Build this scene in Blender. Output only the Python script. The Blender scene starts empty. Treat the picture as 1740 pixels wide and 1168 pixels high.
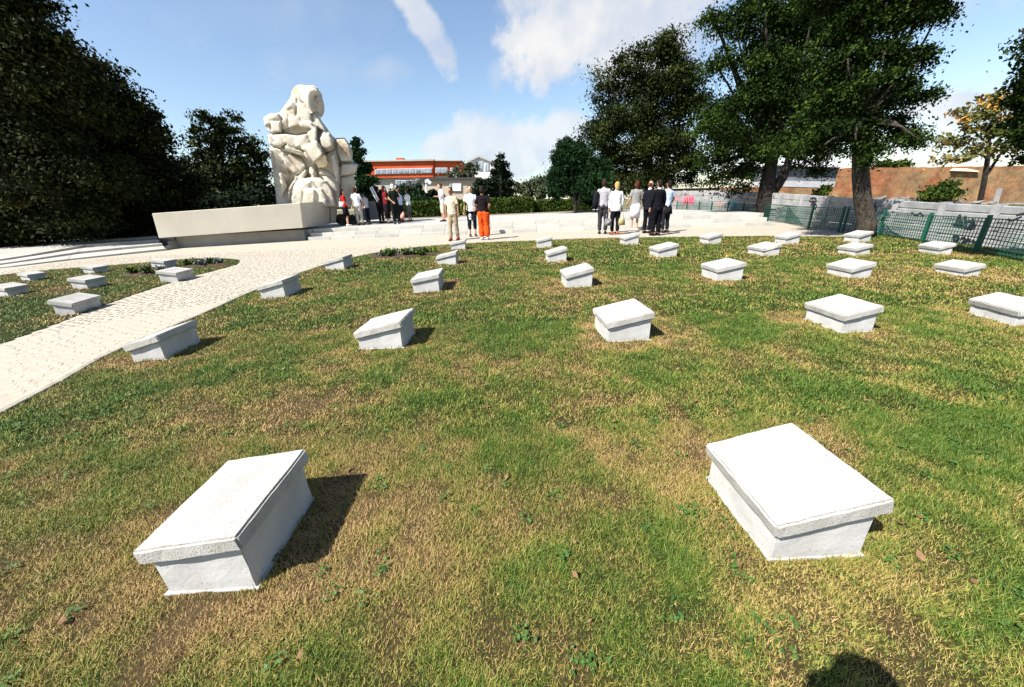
import bpy, bmesh, math, random
import numpy as np
from mathutils import Vector, Matrix, noise as mnoise

rnd = random.Random(7)
rng = np.random.default_rng(11)
S = bpy.context.scene
COL = S.collection

# ------------------------------------------------------------------ camera
F, PITCH, ROLL, H = 616.005, .368972, -.041994, 1.2344
cp, sp = math.cos(PITCH), math.sin(PITCH)
_r = Vector((1, 0, 0)); FW = Vector((0, cp, -sp)); _u = Vector((0, sp, cp))
cr, sr = math.cos(ROLL), math.sin(ROLL)
RT = cr * _r + sr * _u
UP = -sr * _r + cr * _u
cd = bpy.data.cameras.new('camera'); cam = bpy.data.objects.new('camera', cd); COL.objects.link(cam)
cd.sensor_width = 36; cd.lens = F / 1740 * 36; cd.clip_start = .05; cd.clip_end = 2000
cam.matrix_world = Matrix(((RT.x, UP.x, -FW.x, 0), (RT.y, UP.y, -FW.y, 0), (RT.z, UP.z, -FW.z, H), (0, 0, 0, 1)))
S.camera = cam

def ray(px, py): return FW + RT * ((px - 870) / F) - UP * ((py - 584) / F)
def G(px, py, z=0.):            # a pixel's point on the level z
    d = ray(px, py); t = (z - H) / d.z; return Vector((t * d.x, t * d.y, z))
def D(px, py, y):               # a pixel's point at the distance y
    d = ray(px, py); t = y / d.y; return Vector((t * d.x, y, H + t * d.z))
def W(px, py, A, B):            # a pixel's point on the upright plane through A and B
    d = ray(px, py); n = Vector((-(B[1] - A[1]), B[0] - A[0], 0))
    t = (n.x * A[0] + n.y * A[1]) / (n.x * d.x + n.y * d.y); return Vector((t * d.x, t * d.y, H + t * d.z))

# ------------------------------------------------------------------ light
SUN_AZ, SUN_EL = math.radians(53), math.radians(49)
sd = bpy.data.lights.new('sun', 'SUN'); sun = bpy.data.objects.new('sun', sd); COL.objects.link(sun)
sd.energy = 5.0; sd.angle = math.radians(.5); sd.color = (1, .955, .88)
ldir = Vector((math.sin(SUN_AZ) * math.cos(SUN_EL), math.cos(SUN_AZ) * math.cos(SUN_EL), -math.sin(SUN_EL)))
sun.rotation_euler = ldir.to_track_quat('-Z', 'Y').to_euler()
w = bpy.data.worlds.new('World'); S.world = w; w.use_nodes = True
nt = w.node_tree; nt.nodes.clear()
def nd(t, k, **kw):
    n = t.nodes.new(k)
    for a, b in kw.items(): setattr(n, a, b)
    return n
def mth(t, op, a, b=None, clamp=False):
    n = t.nodes.new('ShaderNodeMath'); n.operation = op; n.use_clamp = clamp
    for i, v in enumerate((a, b)):
        if v is None: continue
        if isinstance(v, (int, float)): n.inputs[i].default_value = v
        else: t.links.new(v, n.inputs[i])
    return n.outputs[0]
def vmth(t, op, a, b):
    n = t.nodes.new('ShaderNodeVectorMath'); n.operation = op
    for i, v in enumerate((a, b)):
        if isinstance(v, (tuple, Vector)): n.inputs[i].default_value = tuple(v)
        else: t.links.new(v, n.inputs[i])
    return n.outputs[1] if op == 'DOT_PRODUCT' else n.outputs[0]
sky = nd(nt, 'ShaderNodeTexSky', sky_type='NISHITA'); sky.sun_disc = False
sky.sun_elevation = SUN_EL; sky.sun_rotation = math.pi + SUN_AZ
sky.air_density = 1.1; sky.dust_density = .6; sky.ozone_density = 1.6
bg = nd(nt, 'ShaderNodeBackground'); bg.inputs[1].default_value = .076
nt.links.new(sky.outputs[0], bg.inputs[0])
tc = nd(nt, 'ShaderNodeTexCoord'); dirv = vmth(nt, 'NORMALIZE', tc.outputs['Generated'], (0, 0, 0))
def cnoise(scale, det, rough, sx=1, sz=1):
    mp = nd(nt, 'ShaderNodeMapping'); mp.inputs['Scale'].default_value = (sx, sx, sz); nt.links.new(dirv, mp.inputs[0])
    n = nd(nt, 'ShaderNodeTexNoise'); n.inputs['Scale'].default_value = scale; n.inputs['Detail'].default_value = det
    n.inputs['Roughness'].default_value = rough; nt.links.new(mp.outputs[0], n.inputs['Vector']); return n.outputs[0]
n1 = cnoise(7, 8, .62); n2 = cnoise(26, 5, .6)
wob = mth(nt, 'ADD', mth(nt, 'MULTIPLY', mth(nt, 'SUBTRACT', n1, .5), 2.0), mth(nt, 'MULTIPLY', mth(nt, 'SUBTRACT', n2, .5), 1.1))
total = None
# clouds: (px, py, half width, half height, turn, density)
for px, py, a, b, an, dn in ((985, 45, 115, 72, 15, 1.), (1080, 75, 110, 60, 0, .9), (930, -20, 100, 36, 5, .8), (1130, -30, 130, 50, 0, .85), (722, 46, 20, 74, 36, .8),
        (860, 252, 110, 46, 0, .75), (742, 258, 24, 30, 0, .7), (960, 222, 45, 30, 0, .75), (1660, 180, 75, 26, -12, .85), (1575, 178, 30, 20, 0, .8), (1650, 235, 170, 60, 0, .45),
        (650, 124, 44, 20, 10, .38), (470, 20, 170, 50, 10, .16), (520, 110, 110, 34, 8, .15), (1700, -60, 180, 60, 0, .6), (850, 290, 260, 40, 0, .3), (845, 125, 14, 26, -15, .3)):
    c = ray(px, py).normalized(); ca, sa = math.cos(math.radians(an)), math.sin(math.radians(an))
    hr = c.cross(Vector((0, 0, 1))).normalized(); hu = hr.cross(c)
    e1 = hr * ca + hu * sa; e2 = -hr * sa + hu * ca
    k = F / ray(px, py).length ** 1
    ra = a / F / ray(px, py).length; rb = b / F / ray(px, py).length
    x = mth(nt, 'DIVIDE', vmth(nt, 'DOT_PRODUCT', dirv, e1), ra); y = mth(nt, 'DIVIDE', vmth(nt, 'DOT_PRODUCT', dirv, e2), rb)
    fr = mth(nt, 'GREATER_THAN', vmth(nt, 'DOT_PRODUCT', dirv, c), 0.)
    r = mth(nt, 'SQRT', mth(nt, 'ADD', mth(nt, 'MULTIPLY', x, x), mth(nt, 'MULTIPLY', y, y)))
    v = mth(nt, 'SUBTRACT', 1.25, mth(nt, 'ADD', r, wob))
    v = mth(nt, 'MULTIPLY', mth(nt, 'MULTIPLY', v, 2.2 if dn > .6 else .9, True), dn)
    v = mth(nt, 'MULTIPLY', v, fr)
    total = v if total is None else mth(nt, 'MAXIMUM', total, v)
veil = mth(nt, 'MULTIPLY', mth(nt, 'SUBTRACT', cnoise(2.2, 7, .6, 1, 3), .60, True), .9, True)
total = mth(nt, 'MAXIMUM', total, veil)
bgc = nd(nt, 'ShaderNodeBackground'); bgc.inputs[1].default_value = .37
rampc = nd(nt, 'ShaderNodeValToRGB'); rampc.color_ramp.elements[0].color = (.66, .74, .9, 1); rampc.color_ramp.elements[1].color = (1, 1, 1, 1)
rampc.color_ramp.elements[0].position = .35; rampc.color_ramp.elements[1].position = .62
nt.links.new(cnoise(9, 4, .5), rampc.inputs[0]); nt.links.new(rampc.outputs[0], bgc.inputs[0])
mx = nd(nt, 'ShaderNodeMixShader'); nt.links.new(total, mx.inputs[0]); nt.links.new(bg.outputs[0], mx.inputs[1]); nt.links.new(bgc.outputs[0], mx.inputs[2])
wo = nd(nt, 'ShaderNodeOutputWorld'); nt.links.new(mx.outputs[0], wo.inputs[0])
S.view_settings.view_transform = 'Standard'; S.view_settings.look = 'None'; S.view_settings.gamma = 1; S.view_settings.exposure = 1.32
try: S.view_settings.use_curve_mapping = False
except Exception: pass

# ------------------------------------------------------------------ helpers
def link(name, me, parent=None, mat=None):
    o = bpy.data.objects.new(name, me); COL.objects.link(o)
    if parent: o.parent = parent
    if mat is not None and me is not None:
        for m in (mat if isinstance(mat, (list, tuple)) else [mat]): me.materials.append(m)
    return o
def tag(o, label=None, cat=None, group=None, kind=None):
    for k, v in (('label', label), ('category', cat), ('group', group), ('kind', kind)):
        if v: o[k] = v
    return o
def empty(name, loc, label, cat, group=None, rz=0):
    o = bpy.data.objects.new(name, None); COL.objects.link(o); o.location = loc; o.rotation_euler = (0, 0, rz)
    o.empty_display_size = .3
    return tag(o, label, cat, group)
def arr_mesh(name, V, Fc, smooth=False, attr=None):
    V = np.asarray(V, dtype=np.float32).reshape(-1, 3); Fc = np.asarray(Fc, dtype=np.int32); n, k = Fc.shape
    me = bpy.data.meshes.new(name); me.vertices.add(len(V)); me.vertices.foreach_set('co', V.ravel())
    me.loops.add(n * k); me.loops.foreach_set('vertex_index', Fc.ravel())
    me.polygons.add(n); me.polygons.foreach_set('loop_start', np.arange(0, n * k, k, dtype=np.int32))
    me.polygons.foreach_set('loop_total', np.full(n, k, dtype=np.int32))
    if smooth: me.polygons.foreach_set('use_smooth', np.ones(n, dtype=bool))
    me.update(calc_edges=True)
    if attr:
        for an, (dom, vals) in attr.items():
            a = me.attributes.new(an, 'FLOAT', dom); a.data.foreach_set('value', np.asarray(vals, dtype=np.float32))
    return me
def bm_mesh(name, bm, smooth=False):
    me = bpy.data.meshes.new(name); bmesh.ops.recalc_face_normals(bm, faces=bm.faces); bm.to_mesh(me); bm.free()
    if smooth: me.polygons.foreach_set('use_smooth', [True] * len(me.polygons))
    return me
def box_bm(bm, x0, x1, y0, y1, z0, z1, M=None):
    vs = [bm.verts.new((x, y, z)) for z in (z0, z1) for x, y in ((x0, y0), (x1, y0), (x1, y1), (x0, y1))]
    if M is not None:
        for v in vs: v.co = M @ v.co
    for f in ((3, 2, 1, 0), (4, 5, 6, 7), (0, 1, 5, 4), (1, 2, 6, 5), (2, 3, 7, 6), (3, 0, 4, 7)): bm.faces.new([vs[i] for i in f])
    return vs
def box(name, x0, x1, y0, y1, z0, z1, mat, parent=None, M=None, bev=0):
    bm = bmesh.new(); box_bm(bm, x0, x1, y0, y1, z0, z1, M)
    if bev: bmesh.ops.bevel(bm, geom=bm.edges[:], offset=bev, segments=1, affect='EDGES')
    return link(name, bm_mesh(name, bm), parent, mat)
def prism(bm, pts, z0, z1):      # pts anticlockwise or not, z may be a function
    f0 = z0 if callable(z0) else (lambda x, y: z0); f1 = z1 if callable(z1) else (lambda x, y: z1)
    a = [bm.verts.new((p[0], p[1], f0(p[0], p[1]))) for p in pts]; b = [bm.verts.new((p[0], p[1], f1(p[0], p[1]))) for p in pts]
    bm.faces.new(a); bm.faces.new(b[::-1])
    for i in range(len(pts)):
        j = (i + 1) % len(pts); bm.faces.new((a[i], b[i], b[j], a[j]))
def hull_bm(bm, pts):
    vs = [bm.verts.new(p) for p in pts]
    r = bmesh.ops.convex_hull(bm, input=vs, use_existing_faces=False)
    bmesh.ops.delete(bm, geom=list({g for g in r['geom_interior'] + r['geom_unused'] if isinstance(g, bmesh.types.BMVert)}), context='VERTS')
def tube_bm(bm, pts, rads, n=8, cap=True):
    # elliptical rings along a path; a radius is a number or (side, front)
    pts = [Vector(p) for p in pts]; rings = []; prev = None
    for i, p in enumerate(pts):
        t = (pts[min(i + 1, len(pts) - 1)] - pts[max(i - 1, 0)]).normalized()
        if prev is None:
            s = Vector((1, 0, 0)) - t * t.x
            if s.length < .2: s = Vector((0, 1, 0)) - t * t.y
        else: s = prev - t * prev.dot(t)
        s.normalize(); prev = s; u = t.cross(s)
        ra, rb = rads[i] if isinstance(rads[i], tuple) else (rads[i], rads[i])
        rings.append([bm.verts.new(p + s * ra * math.cos(2 * math.pi * k / n) + u * rb * math.sin(2 * math.pi * k / n)) for k in range(n)])
    for a, b in zip(rings, rings[1:]):
        for k in range(n): bm.faces.new((a[k], a[(k + 1) % n], b[(k + 1) % n], b[k]))
    if cap: bm.faces.new(rings[0][::-1]); bm.faces.new(rings[-1])
def ball_bm(bm, c, r, n=8, m=6):
    r = r if isinstance(r, (tuple, list)) else (r, r, r)
    M = Matrix.Translation(c) @ Matrix.Diagonal((r[0], r[1], r[2], 1))
    bmesh.ops.create_uvsphere(bm, u_segments=n, v_segments=m, radius=1, matrix=M)
def remeshed(name, bm, voxel, smooth=True, passes=2):
    me = bm_mesh(name + '_src', bm); o = bpy.data.objects.new(name, me); COL.objects.link(o)
    m = o.modifiers.new('r', 'REMESH'); m.mode = 'VOXEL'; m.voxel_size = voxel
    if passes:
        s = o.modifiers.new('s', 'SMOOTH'); s.iterations = passes; s.factor = .5
    dg = bpy.context.evaluated_depsgraph_get(); ev = o.evaluated_get(dg); out = bpy.data.meshes.new_from_object(ev)
    bpy.data.objects.remove(o); bpy.data.meshes.remove(me); out.name = name
    if smooth: out.polygons.foreach_set('use_smooth', [True] * len(out.polygons))
    return out

# ------------------------------------------------------------------ materials
def srgb(c): return tuple(((x / 255) / 12.92 if x / 255 < .04045 else ((x / 255 + .055) / 1.055) ** 2.4) for x in c) + (1,)
def material(name, c1, c2=None, scale=5, rough=.8, bump=0, bscale=None, detail=6, c3=None, spec=.3, pos=(.35, .65), coord='Object', dist=.02, scl=None):
    m = bpy.data.materials.new(name); m.use_nodes = True; t = m.node_tree; b = t.nodes['Principled BSDF']
    b.inputs['Roughness'].default_value = rough; b.inputs['Specular IOR Level'].default_value = spec
    c1 = tuple(c1) + ((1,) if len(c1) == 3 else ())
    tcn = nd(t, 'ShaderNodeTexCoord'); vec = tcn.outputs[coord]
    if scl:
        mp = nd(t, 'ShaderNodeMapping'); mp.inputs['Scale'].default_value = scl; t.links.new(vec, mp.inputs[0]); vec = mp.outputs[0]
    if c2 is None: b.inputs['Base Color'].default_value = c1
    else:
        c2 = tuple(c2) + ((1,) if len(c2) == 3 else ())
        n = nd(t, 'ShaderNodeTexNoise'); n.inputs['Scale'].default_value = scale; n.inputs['Detail'].default_value = detail; n.inputs['Roughness'].default_value = .62
        t.links.new(vec, n.inputs['Vector']); r = nd(t, 'ShaderNodeValToRGB')
        r.color_ramp.elements[0].position = pos[0]; r.color_ramp.elements[1].position = pos[1]
        r.color_ramp.elements[0].color = c1; r.color_ramp.elements[1].color = c2
        if c3 is not None: e = r.color_ramp.elements.new((pos[0] + pos[1]) / 2); e.color = tuple(c3) + ((1,) if len(c3) == 3 else ())
        t.links.new(n.outputs[0], r.inputs[0]); t.links.new(r.outputs[0], b.inputs['Base Color'])
    if bump:
        n = nd(t, 'ShaderNodeTexNoise'); n.inputs['Scale'].default_value = bscale or scale * 4; n.inputs['Detail'].default_value = 6
        t.links.new(vec, n.inputs['Vector']); bp = nd(t, 'ShaderNodeBump'); bp.inputs['Strength'].default_value = bump; bp.inputs['Distance'].default_value = dist
        t.links.new(n.outputs[0], bp.inputs['Height']); t.links.new(bp.outputs[0], b.inputs['Normal'])
    return m
def ramp_attr(name, attr, stops, rough=.75, spec=.2, noise=None, sheen=0):
    m = bpy.data.materials.new(name); m.use_nodes = True; t = m.node_tree; b = t.nodes['Principled BSDF']
    b.inputs['Roughness'].default_value = rough; b.inputs['Specular IOR Level'].default_value = spec
    a = nd(t, 'ShaderNodeAttribute', attribute_name=attr); v = a.outputs['Fac']
    if noise:
        tcn = nd(t, 'ShaderNodeTexCoord'); n = nd(t, 'ShaderNodeTexNoise'); n.inputs['Scale'].default_value = noise[0]; n.inputs['Detail'].default_value = 8; n.inputs['Roughness'].default_value = .7
        t.links.new(tcn.outputs['Object'], n.inputs['Vector'])
        v = mth(t, 'ADD', v, mth(t, 'MULTIPLY', mth(t, 'SUBTRACT', n.outputs[0], .5), noise[1]))
    r = nd(t, 'ShaderNodeValToRGB'); els = r.color_ramp.elements
    while len(els) > 1: els.remove(els[-1])
    els[0].position = stops[0][0]; els[0].color = tuple(stops[0][1]) + (1,)
    for p, c in stops[1:]: e = els.new(p); e.color = tuple(c) + (1,)
    t.links.new(v, r.inputs[0]); t.links.new(r.outputs[0], b.inputs['Base Color'])
    return m
def speckled(name, base, dark, scale=120, thr=(.30, .36), patch=.08, bump=.4, rough=.85):
    m = bpy.data.materials.new(name); m.use_nodes = True; t = m.node_tree; b = t.nodes['Principled BSDF']
    b.inputs['Roughness'].default_value = rough; b.inputs['Specular IOR Level'].default_value = .25
    tcn = nd(t, 'ShaderNodeTexCoord'); n = nd(t, 'ShaderNodeTexNoise'); n.inputs['Scale'].default_value = scale; n.inputs['Detail'].default_value = 3
    t.links.new(tcn.outputs['Object'], n.inputs['Vector'])
    r = nd(t, 'ShaderNodeValToRGB'); r.color_ramp.elements[0].position = thr[0]; r.color_ramp.elements[0].color = tuple(dark) + (1,)
    r.color_ramp.elements[1].position = thr[1]; r.color_ramp.elements[1].color = tuple(base) + (1,)
    t.links.new(n.outputs[0], r.inputs[0])
    n2_ = nd(t, 'ShaderNodeTexNoise'); n2_.inputs['Scale'].default_value = 6; n2_.inputs['Detail'].default_value = 8; t.links.new(tcn.outputs['Object'], n2_.inputs['Vector'])
    mxc = nd(t, 'ShaderNodeMix', data_type='RGBA', blend_type='MULTIPLY'); mxc.inputs[0].default_value = 1
    r2 = nd(t, 'ShaderNodeValToRGB'); k = 1 - patch * 2.2; r2.color_ramp.elements[0].position = .3; r2.color_ramp.elements[0].color = (k, k * .985, k * .95, 1); r2.color_ramp.elements[1].position = .6; r2.color_ramp.elements[1].color = (1, 1, 1, 1)
    t.links.new(n2_.outputs[0], r2.inputs[0]); t.links.new(r.outputs[0], mxc.inputs[6]); t.links.new(r2.outputs[0], mxc.inputs[7]); t.links.new(mxc.outputs[2], b.inputs['Base Color'])
    bp = nd(t, 'ShaderNodeBump'); bp.inputs['Strength'].default_value = bump; bp.inputs['Distance'].default_value = .004
    t.links.new(n.outputs[0], bp.inputs['Height']); t.links.new(bp.outputs[0], b.inputs['Normal'])
    return m
M = {}
M['slab'] = speckled('slab_concrete', (.385, .375, .35), (.16, .15, .14), 230, (.33, .40), .10, .8)
M['plinth'] = speckled('plinth_paint', (.43, .425, .415), (.30, .295, .28), 60, (.28, .36), .09, .35, .7)
M['panel'] = speckled('panel_plaster', (.66, .66, .65), (.5, .5, .48), 90, (.25, .33), .03, .15, .6)
M['marble'] = material('marble', (.34, .325, .29), (.40, .39, .36), 1.6, .55, .15, 20, c3=(.37, .36, .32), pos=(.3, .7))
M['marble2'] = material('marble_grey', (.28, .27, .25), (.37, .36, .33), 2.2, .6, .15, 20, pos=(.3, .7))
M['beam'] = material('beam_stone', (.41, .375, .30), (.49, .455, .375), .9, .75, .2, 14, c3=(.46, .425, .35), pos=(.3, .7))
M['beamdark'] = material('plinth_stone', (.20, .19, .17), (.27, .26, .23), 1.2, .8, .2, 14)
M['statue'] = material('carved_stone', (.22, .16, .095), (.44, .41, .35), .9, .85, .6, 8, c3=(.40, .365, .295), pos=(.30, .60), dist=.035)
M['sett'] = material('sett_stone', (.25, .22, .17), (.38, .34, .28), 5, .85, .5, 60, pos=(.3, .7), coord='Object', dist=.004)
M['pathbase'] = material('path_sand', (.27, .235, .185), (.36, .32, .26), 7, .9, .6, 70, pos=(.3, .7), dist=.01)
M['kerb'] = material('kerb_concrete', (.16, .14, .115), (.28, .255, .21), 10, .9, .3, 60)
M['soil'] = material('soil', (.028, .017, .011), (.075, .045, .028), 14, .95, .9, 60, dist=.03)
M['groundm'] = material('ground_earth', (.06, .07, .03), (.14, .12, .06), .4, .95, .4, 8)
M['bark'] = material('bark', (.022, .018, .014), (.085, .068, .05), 6, .95, 1., 16, dist=.05, scl=(3, 3, .6))
M['barkdark'] = material('bark_dark', (.010, .008, .007), (.032, .027, .022), 6, .95, 1., 16, dist=.05, scl=(3, 3, .6))
M['green'] = material('green_paint', (.008, .07, .045), rough=.5)
M['conc'] = material('wall_concrete', (.20, .205, .21), (.32, .32, .315), 2.2, .85, .3, 30)
M['brick'] = None

def fol(name, dark, light, mid=None):
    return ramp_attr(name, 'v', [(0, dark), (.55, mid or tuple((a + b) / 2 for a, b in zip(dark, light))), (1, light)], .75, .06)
M['fdark'] = fol('foliage_dark', (.004, .008, .002), (.055, .058, .013), (.013, .018, .004))
M['flocust'] = fol('foliage_locust', (.004, .010, .002), (.050, .085, .012), (.014, .030, .004))
M['fbroad'] = fol('foliage_broad', (.004, .008, .003), (.065, .080, .018), (.018, .027, .006))
M['fpine'] = fol('foliage_pine', (.003, .010, .004), (.016, .045, .012))
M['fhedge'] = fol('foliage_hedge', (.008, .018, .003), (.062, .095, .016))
M['fspruce'] = fol('foliage_spruce', (.003, .007, .004), (.014, .026, .010))
M['fgrey'] = fol('foliage_grey', (.02, .03, .015), (.11, .13, .07))
M['fautumn'] = fol('foliage_autumn', (.05, .06, .02), (.42, .20, .04), (.10, .10, .03))
M['fbright'] = fol('foliage_bright', (.04, .08, .01), (.20, .26, .03))
M['petal'] = fol('petal_grey', (.04, .05, .04), (.17, .18, .165))

# ------------------------------------------------------------------ numpy noise
_lat = rng.random((256, 256))
def vnoise(x, y):
    xi = np.floor(x).astype(int); yi = np.floor(y).astype(int); fx = x - xi; fy = y - yi
    fx = fx * fx * (3 - 2 * fx); fy = fy * fy * (3 - 2 * fy)
    a = _lat[xi & 255, yi & 255]; b = _lat[(xi + 1) & 255, yi & 255]; c = _lat[xi & 255, (yi + 1) & 255]; d = _lat[(xi + 1) & 255, (yi + 1) & 255]
    return (a * (1 - fx) + b * fx) * (1 - fy) + (c * (1 - fx) + d * fx) * fy
def fbm(x, y, o=4):
    s = 0; a = .5
    for i in range(o): s = s + a * vnoise(x + 17.3 * i, y + 9.1 * i); x = x * 2.03; y = y * 2.03; a *= .5
    return s
def inside(P, poly):
    x, y = P[:, 0], P[:, 1]; r = np.zeros(len(x), bool); n = len(poly)
    for i in range(n):
        x0, y0 = poly[i]; x1, y1 = poly[(i + 1) % n]
        c = ((y0 > y) != (y1 > y)) & (x < (x1 - x0) * (y - y0) / ((y1 - y0) or 1e-9) + x0); r ^= c
    return r

# ------------------------------------------------------------------ ground, lawns
ZP = .46
gm = arr_mesh('ground', [(-900, -60, -.03), (900, -60, -.03), (900, 1200, -.03), (-900, 1200, -.03)], [(0, 1, 2, 3)])
tag(link('ground', gm, mat=M['groundm']), kind='structure')
def smooth_line(pts, n=6):
    out = []; P = [Vector(p) for p in pts]
    for i in range(len(P) - 1):
        p0 = P[max(i - 1, 0)]; p1 = P[i]; p2 = P[i + 1]; p3 = P[min(i + 2, len(P) - 1)]
        for k in range(n):
            t = k / n
            out.append(.5 * ((2 * p1) + (p2 - p0) * t + (2 * p0 - 5 * p1 + 4 * p2 - p3) * t * t + (3 * p1 - p0 - 3 * p2 + p3) * t ** 3))
    out.append(P[-1]); return out
redge = smooth_line([G(*p).to_2d() for p in ((-120, 775), (0, 708), (100, 655), (200, 598), (345, 536), (430, 497), (520, 462), (590, 441), (660, 427), (740, 418), (830, 412.5), (900, 410), (1000, 406), (1110, 404), (1200, 403), (1300, 402), (1425, 403))])
fence_near = [G(*p).to_2d() + Vector((1.35, .25)) for p in ((1432, 400), (1500, 413), (1580, 427), (1660, 442), (1740, 449), (1850, 470))]
main_poly = [tuple(p) for p in redge] + [tuple(p) for p in fence_near] + [(10.2, 1.5), (9.2, -4), (-4.6, -4), (-4.2, .6)]
ledge = smooth_line([G(*p).to_2d() for p in ((-160, 640), (0, 586), (100, 549), (200, 511), (300, 478), (370, 459), (403, 449), (398, 441), (330, 440), (260, 446), (100, 458), (0, 468), (-160, 490))])
left_poly = [tuple(p) for p in ledge]

STONES = [('A1', -1.086, 1.095, 0.02, 0.352, 0.456, 0.222, 0.115), ('A2', 1.046, 1.123, 0.012, 0.385, 0.455, 0.21, 0.25), ('B2', -1.218, 3.382, -0.028, 0.465, 0.475, 0.198, 0.21), ('B3', 1.066, 3.338, 0.032, 0.442, 0.508, 0.211, 0.192), ('B4', 3.15, 3.296, -0.013, 0.348, 0.47, 0.19, 0.23), ('B1', -3.37, 3.352, 0.082, 0.331, 0.511, 0.179, 0.25), ('C1', -3.68, 5.823, 0.054, 0.418, 0.56, 0.203, 0.214), ('D1', -3.867, 8.433, -0.0, 0.476, 0.525, 0.197, 0.219), ('D7', 8.277, 7.094, -0.17, 0.267, 0.472, 0.151, 0.289), ('C7', 6.57, 5.252, -0.066, 0.266, 0.433, 0.125, 0.247), ('D6', 6.942, 7.368, -0.004, 0.336, 0.437, 0.152, 0.215), ('C6', 5.153, 5.454, -0.033, 0.344, 0.478, 0.163, 0.262), ('E6', 8.635, 9.169, 0.07, 0.367, 0.42, 0.193, 0.233), ('L1', -6.343, 5.268, 0.259, 0.268, 0.547, 0.17, 0.288), ('L2', -8.304, 7.244, 0.105, 0.311, 0.448, 0.175, 0.182), ('C2', -1.29, 5.799, 0.041, 0.445, 0.617, 0.213, 0.153), ('D2', -1.379, 8.427, -0.017, 0.476, 0.442, 0.199, 0.2), ('E2', -1.476, 11.205, 0.037, 0.474, 0.427, 0.21, 0.187), ('C3', 1.046, 5.638, 0.02, 0.446, 0.512, 0.22, 0.222), ('D3', 1.054, 8.201, 0.037, 0.452, 0.464, 0.215, 0.23), ('E3', 1.053, 10.881, 0.007, 0.451, 0.418, 0.222, 0.192), ('E4', 3.49, 10.737, 0.016, 0.461, 0.449, 0.218, 0.239), ('D4', 3.451, 8.228, 0.037, 0.472, 0.498, 0.201, 0.215), ('E5', 5.503, 10.121, 0.077, 0.415, 0.438, 0.2, 0.22), ('E7', 7.073, 9.41, -0.002, 0.397, 0.422, 0.196, 0.217), ('C4', 3.342, 5.676, -0.027, 0.435, 0.527, 0.205, 0.197), ('D5', 5.451, 7.862, 0.021, 0.406, 0.512, 0.167, 0.207), ('B5', 4.701, 3.257, -0.175, 0.245, 0.461, 0.164, 0.304), ('L3', -9.268, 6.79, -0.032, 0.295, 0.354, 0.157, 0.197), ('L4', -10.993, 8.542, -0.165, 0.293, 0.327, 0.146, 0.139), ('L5', -10.377, 9.33, -0.042, 0.318, 0.376, 0.156, 0.167), ('L6', -6.954, 7.699, 0.166, 0.359, 0.562, 0.188, 0.188), ('L7', -9.057, 9.789, 0.05, 0.377, 0.425, 0.188, 0.148)]
BEDS = [(G(690, 434), 1.05, .62), (G(352, 452), .6, .32), (G(247, 467), .45, .3)]
def dryness(P):
    x, y = P[:, 0], P[:, 1]
    d = .23 + .70 * (fbm(x * .55 + 3, y * .55 + 8, 4) - .42) + 1.1 * (fbm(x * 1.9, y * 1.9, 4) - .45) + 1.1 * (fbm(x * 7.3, y * 7.3, 3) - .42)
    for s in STONES:
        dx = np.maximum(np.abs(x - s[1]) - s[4] / 2, 0); dy = np.maximum(np.abs(y - s[2]) - s[5] / 2, 0); r = np.hypot(dx, dy)
        wob_ = .16 + .30 * fbm(x * 3 + s[1] * 5, y * 3, 3)
        d = d + .62 * np.exp(-(r / wob_) ** 2) * np.clip(1.3 * fbm(x * 2.3 + 40, y * 2.3 + s[2] * 3, 2) + .2, 0, 1)
    return np.clip(d, 0, 1.25)
def bare(P):                                     # flower beds: no grass
    r = np.zeros(len(P), bool)
    for c, a, b in BEDS: r |= ((P[:, 0] - c.x) / a) ** 2 + ((P[:, 1] - c.y) / b) ** 2 < .86
    for s in STONES: r |= (np.abs(P[:, 0] - s[1]) < s[4] / 2 - .03) & (np.abs(P[:, 1] - s[2]) < s[5] / 2 - .03)
    return r
M['lawn'] = ramp_attr('lawn_soil_shaded', 'dry', [(0, (.014, .022, .004)), (.35, (.022, .024, .007)), (.7, (.034, .026, .011)), (1, (.052, .036, .018))], .95, .1, (60, .5))  # soil tones darkened so the colour carries the shade between blades
M['blade'] = ramp_attr('grass_blade', 'dry', [(0, (.044, .092, .009)), (.25, (.096, .144, .017)), (.48, (.185, .182, .034)), (.72, (.29, .215, .062)), (1, (.36, .235, .10))], .6, .25)
def lawn(name, poly, x0, x1, y0, y1, cell, label):
    nx, ny = int((x1 - x0) / cell), int((y1 - y0) / cell)
    X, Y = np.meshgrid(np.linspace(x0, x1, nx + 1), np.linspace(y0, y1, ny + 1), indexing='ij')
    P = np.stack([X.ravel(), Y.ravel()], 1); z = .004 + .012 * fbm(P[:, 0] * 7, P[:, 1] * 7, 3)
    V = np.column_stack([P, z]); I = np.arange((nx + 1) * (ny + 1)).reshape(nx + 1, ny + 1)
    Q = np.stack([I[:-1, :-1].ravel(), I[1:, :-1].ravel(), I[1:, 1:].ravel(), I[:-1, 1:].ravel()], 1)
    C = V[Q].mean(1)[:, :2]; Q = Q[inside(C, poly)]
    me = arr_mesh(name, V, Q, True, {'dry': ('POINT', dryness(P))})
    tag(link(name, me, mat=M['lawn']), kind='structure')
lawn('lawn', main_poly, -4.8, 11, -2.5, 15, .055, '')
lawn('left_lawn', left_poly, -15, -5, 2.4, 13, .075, '')
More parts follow.
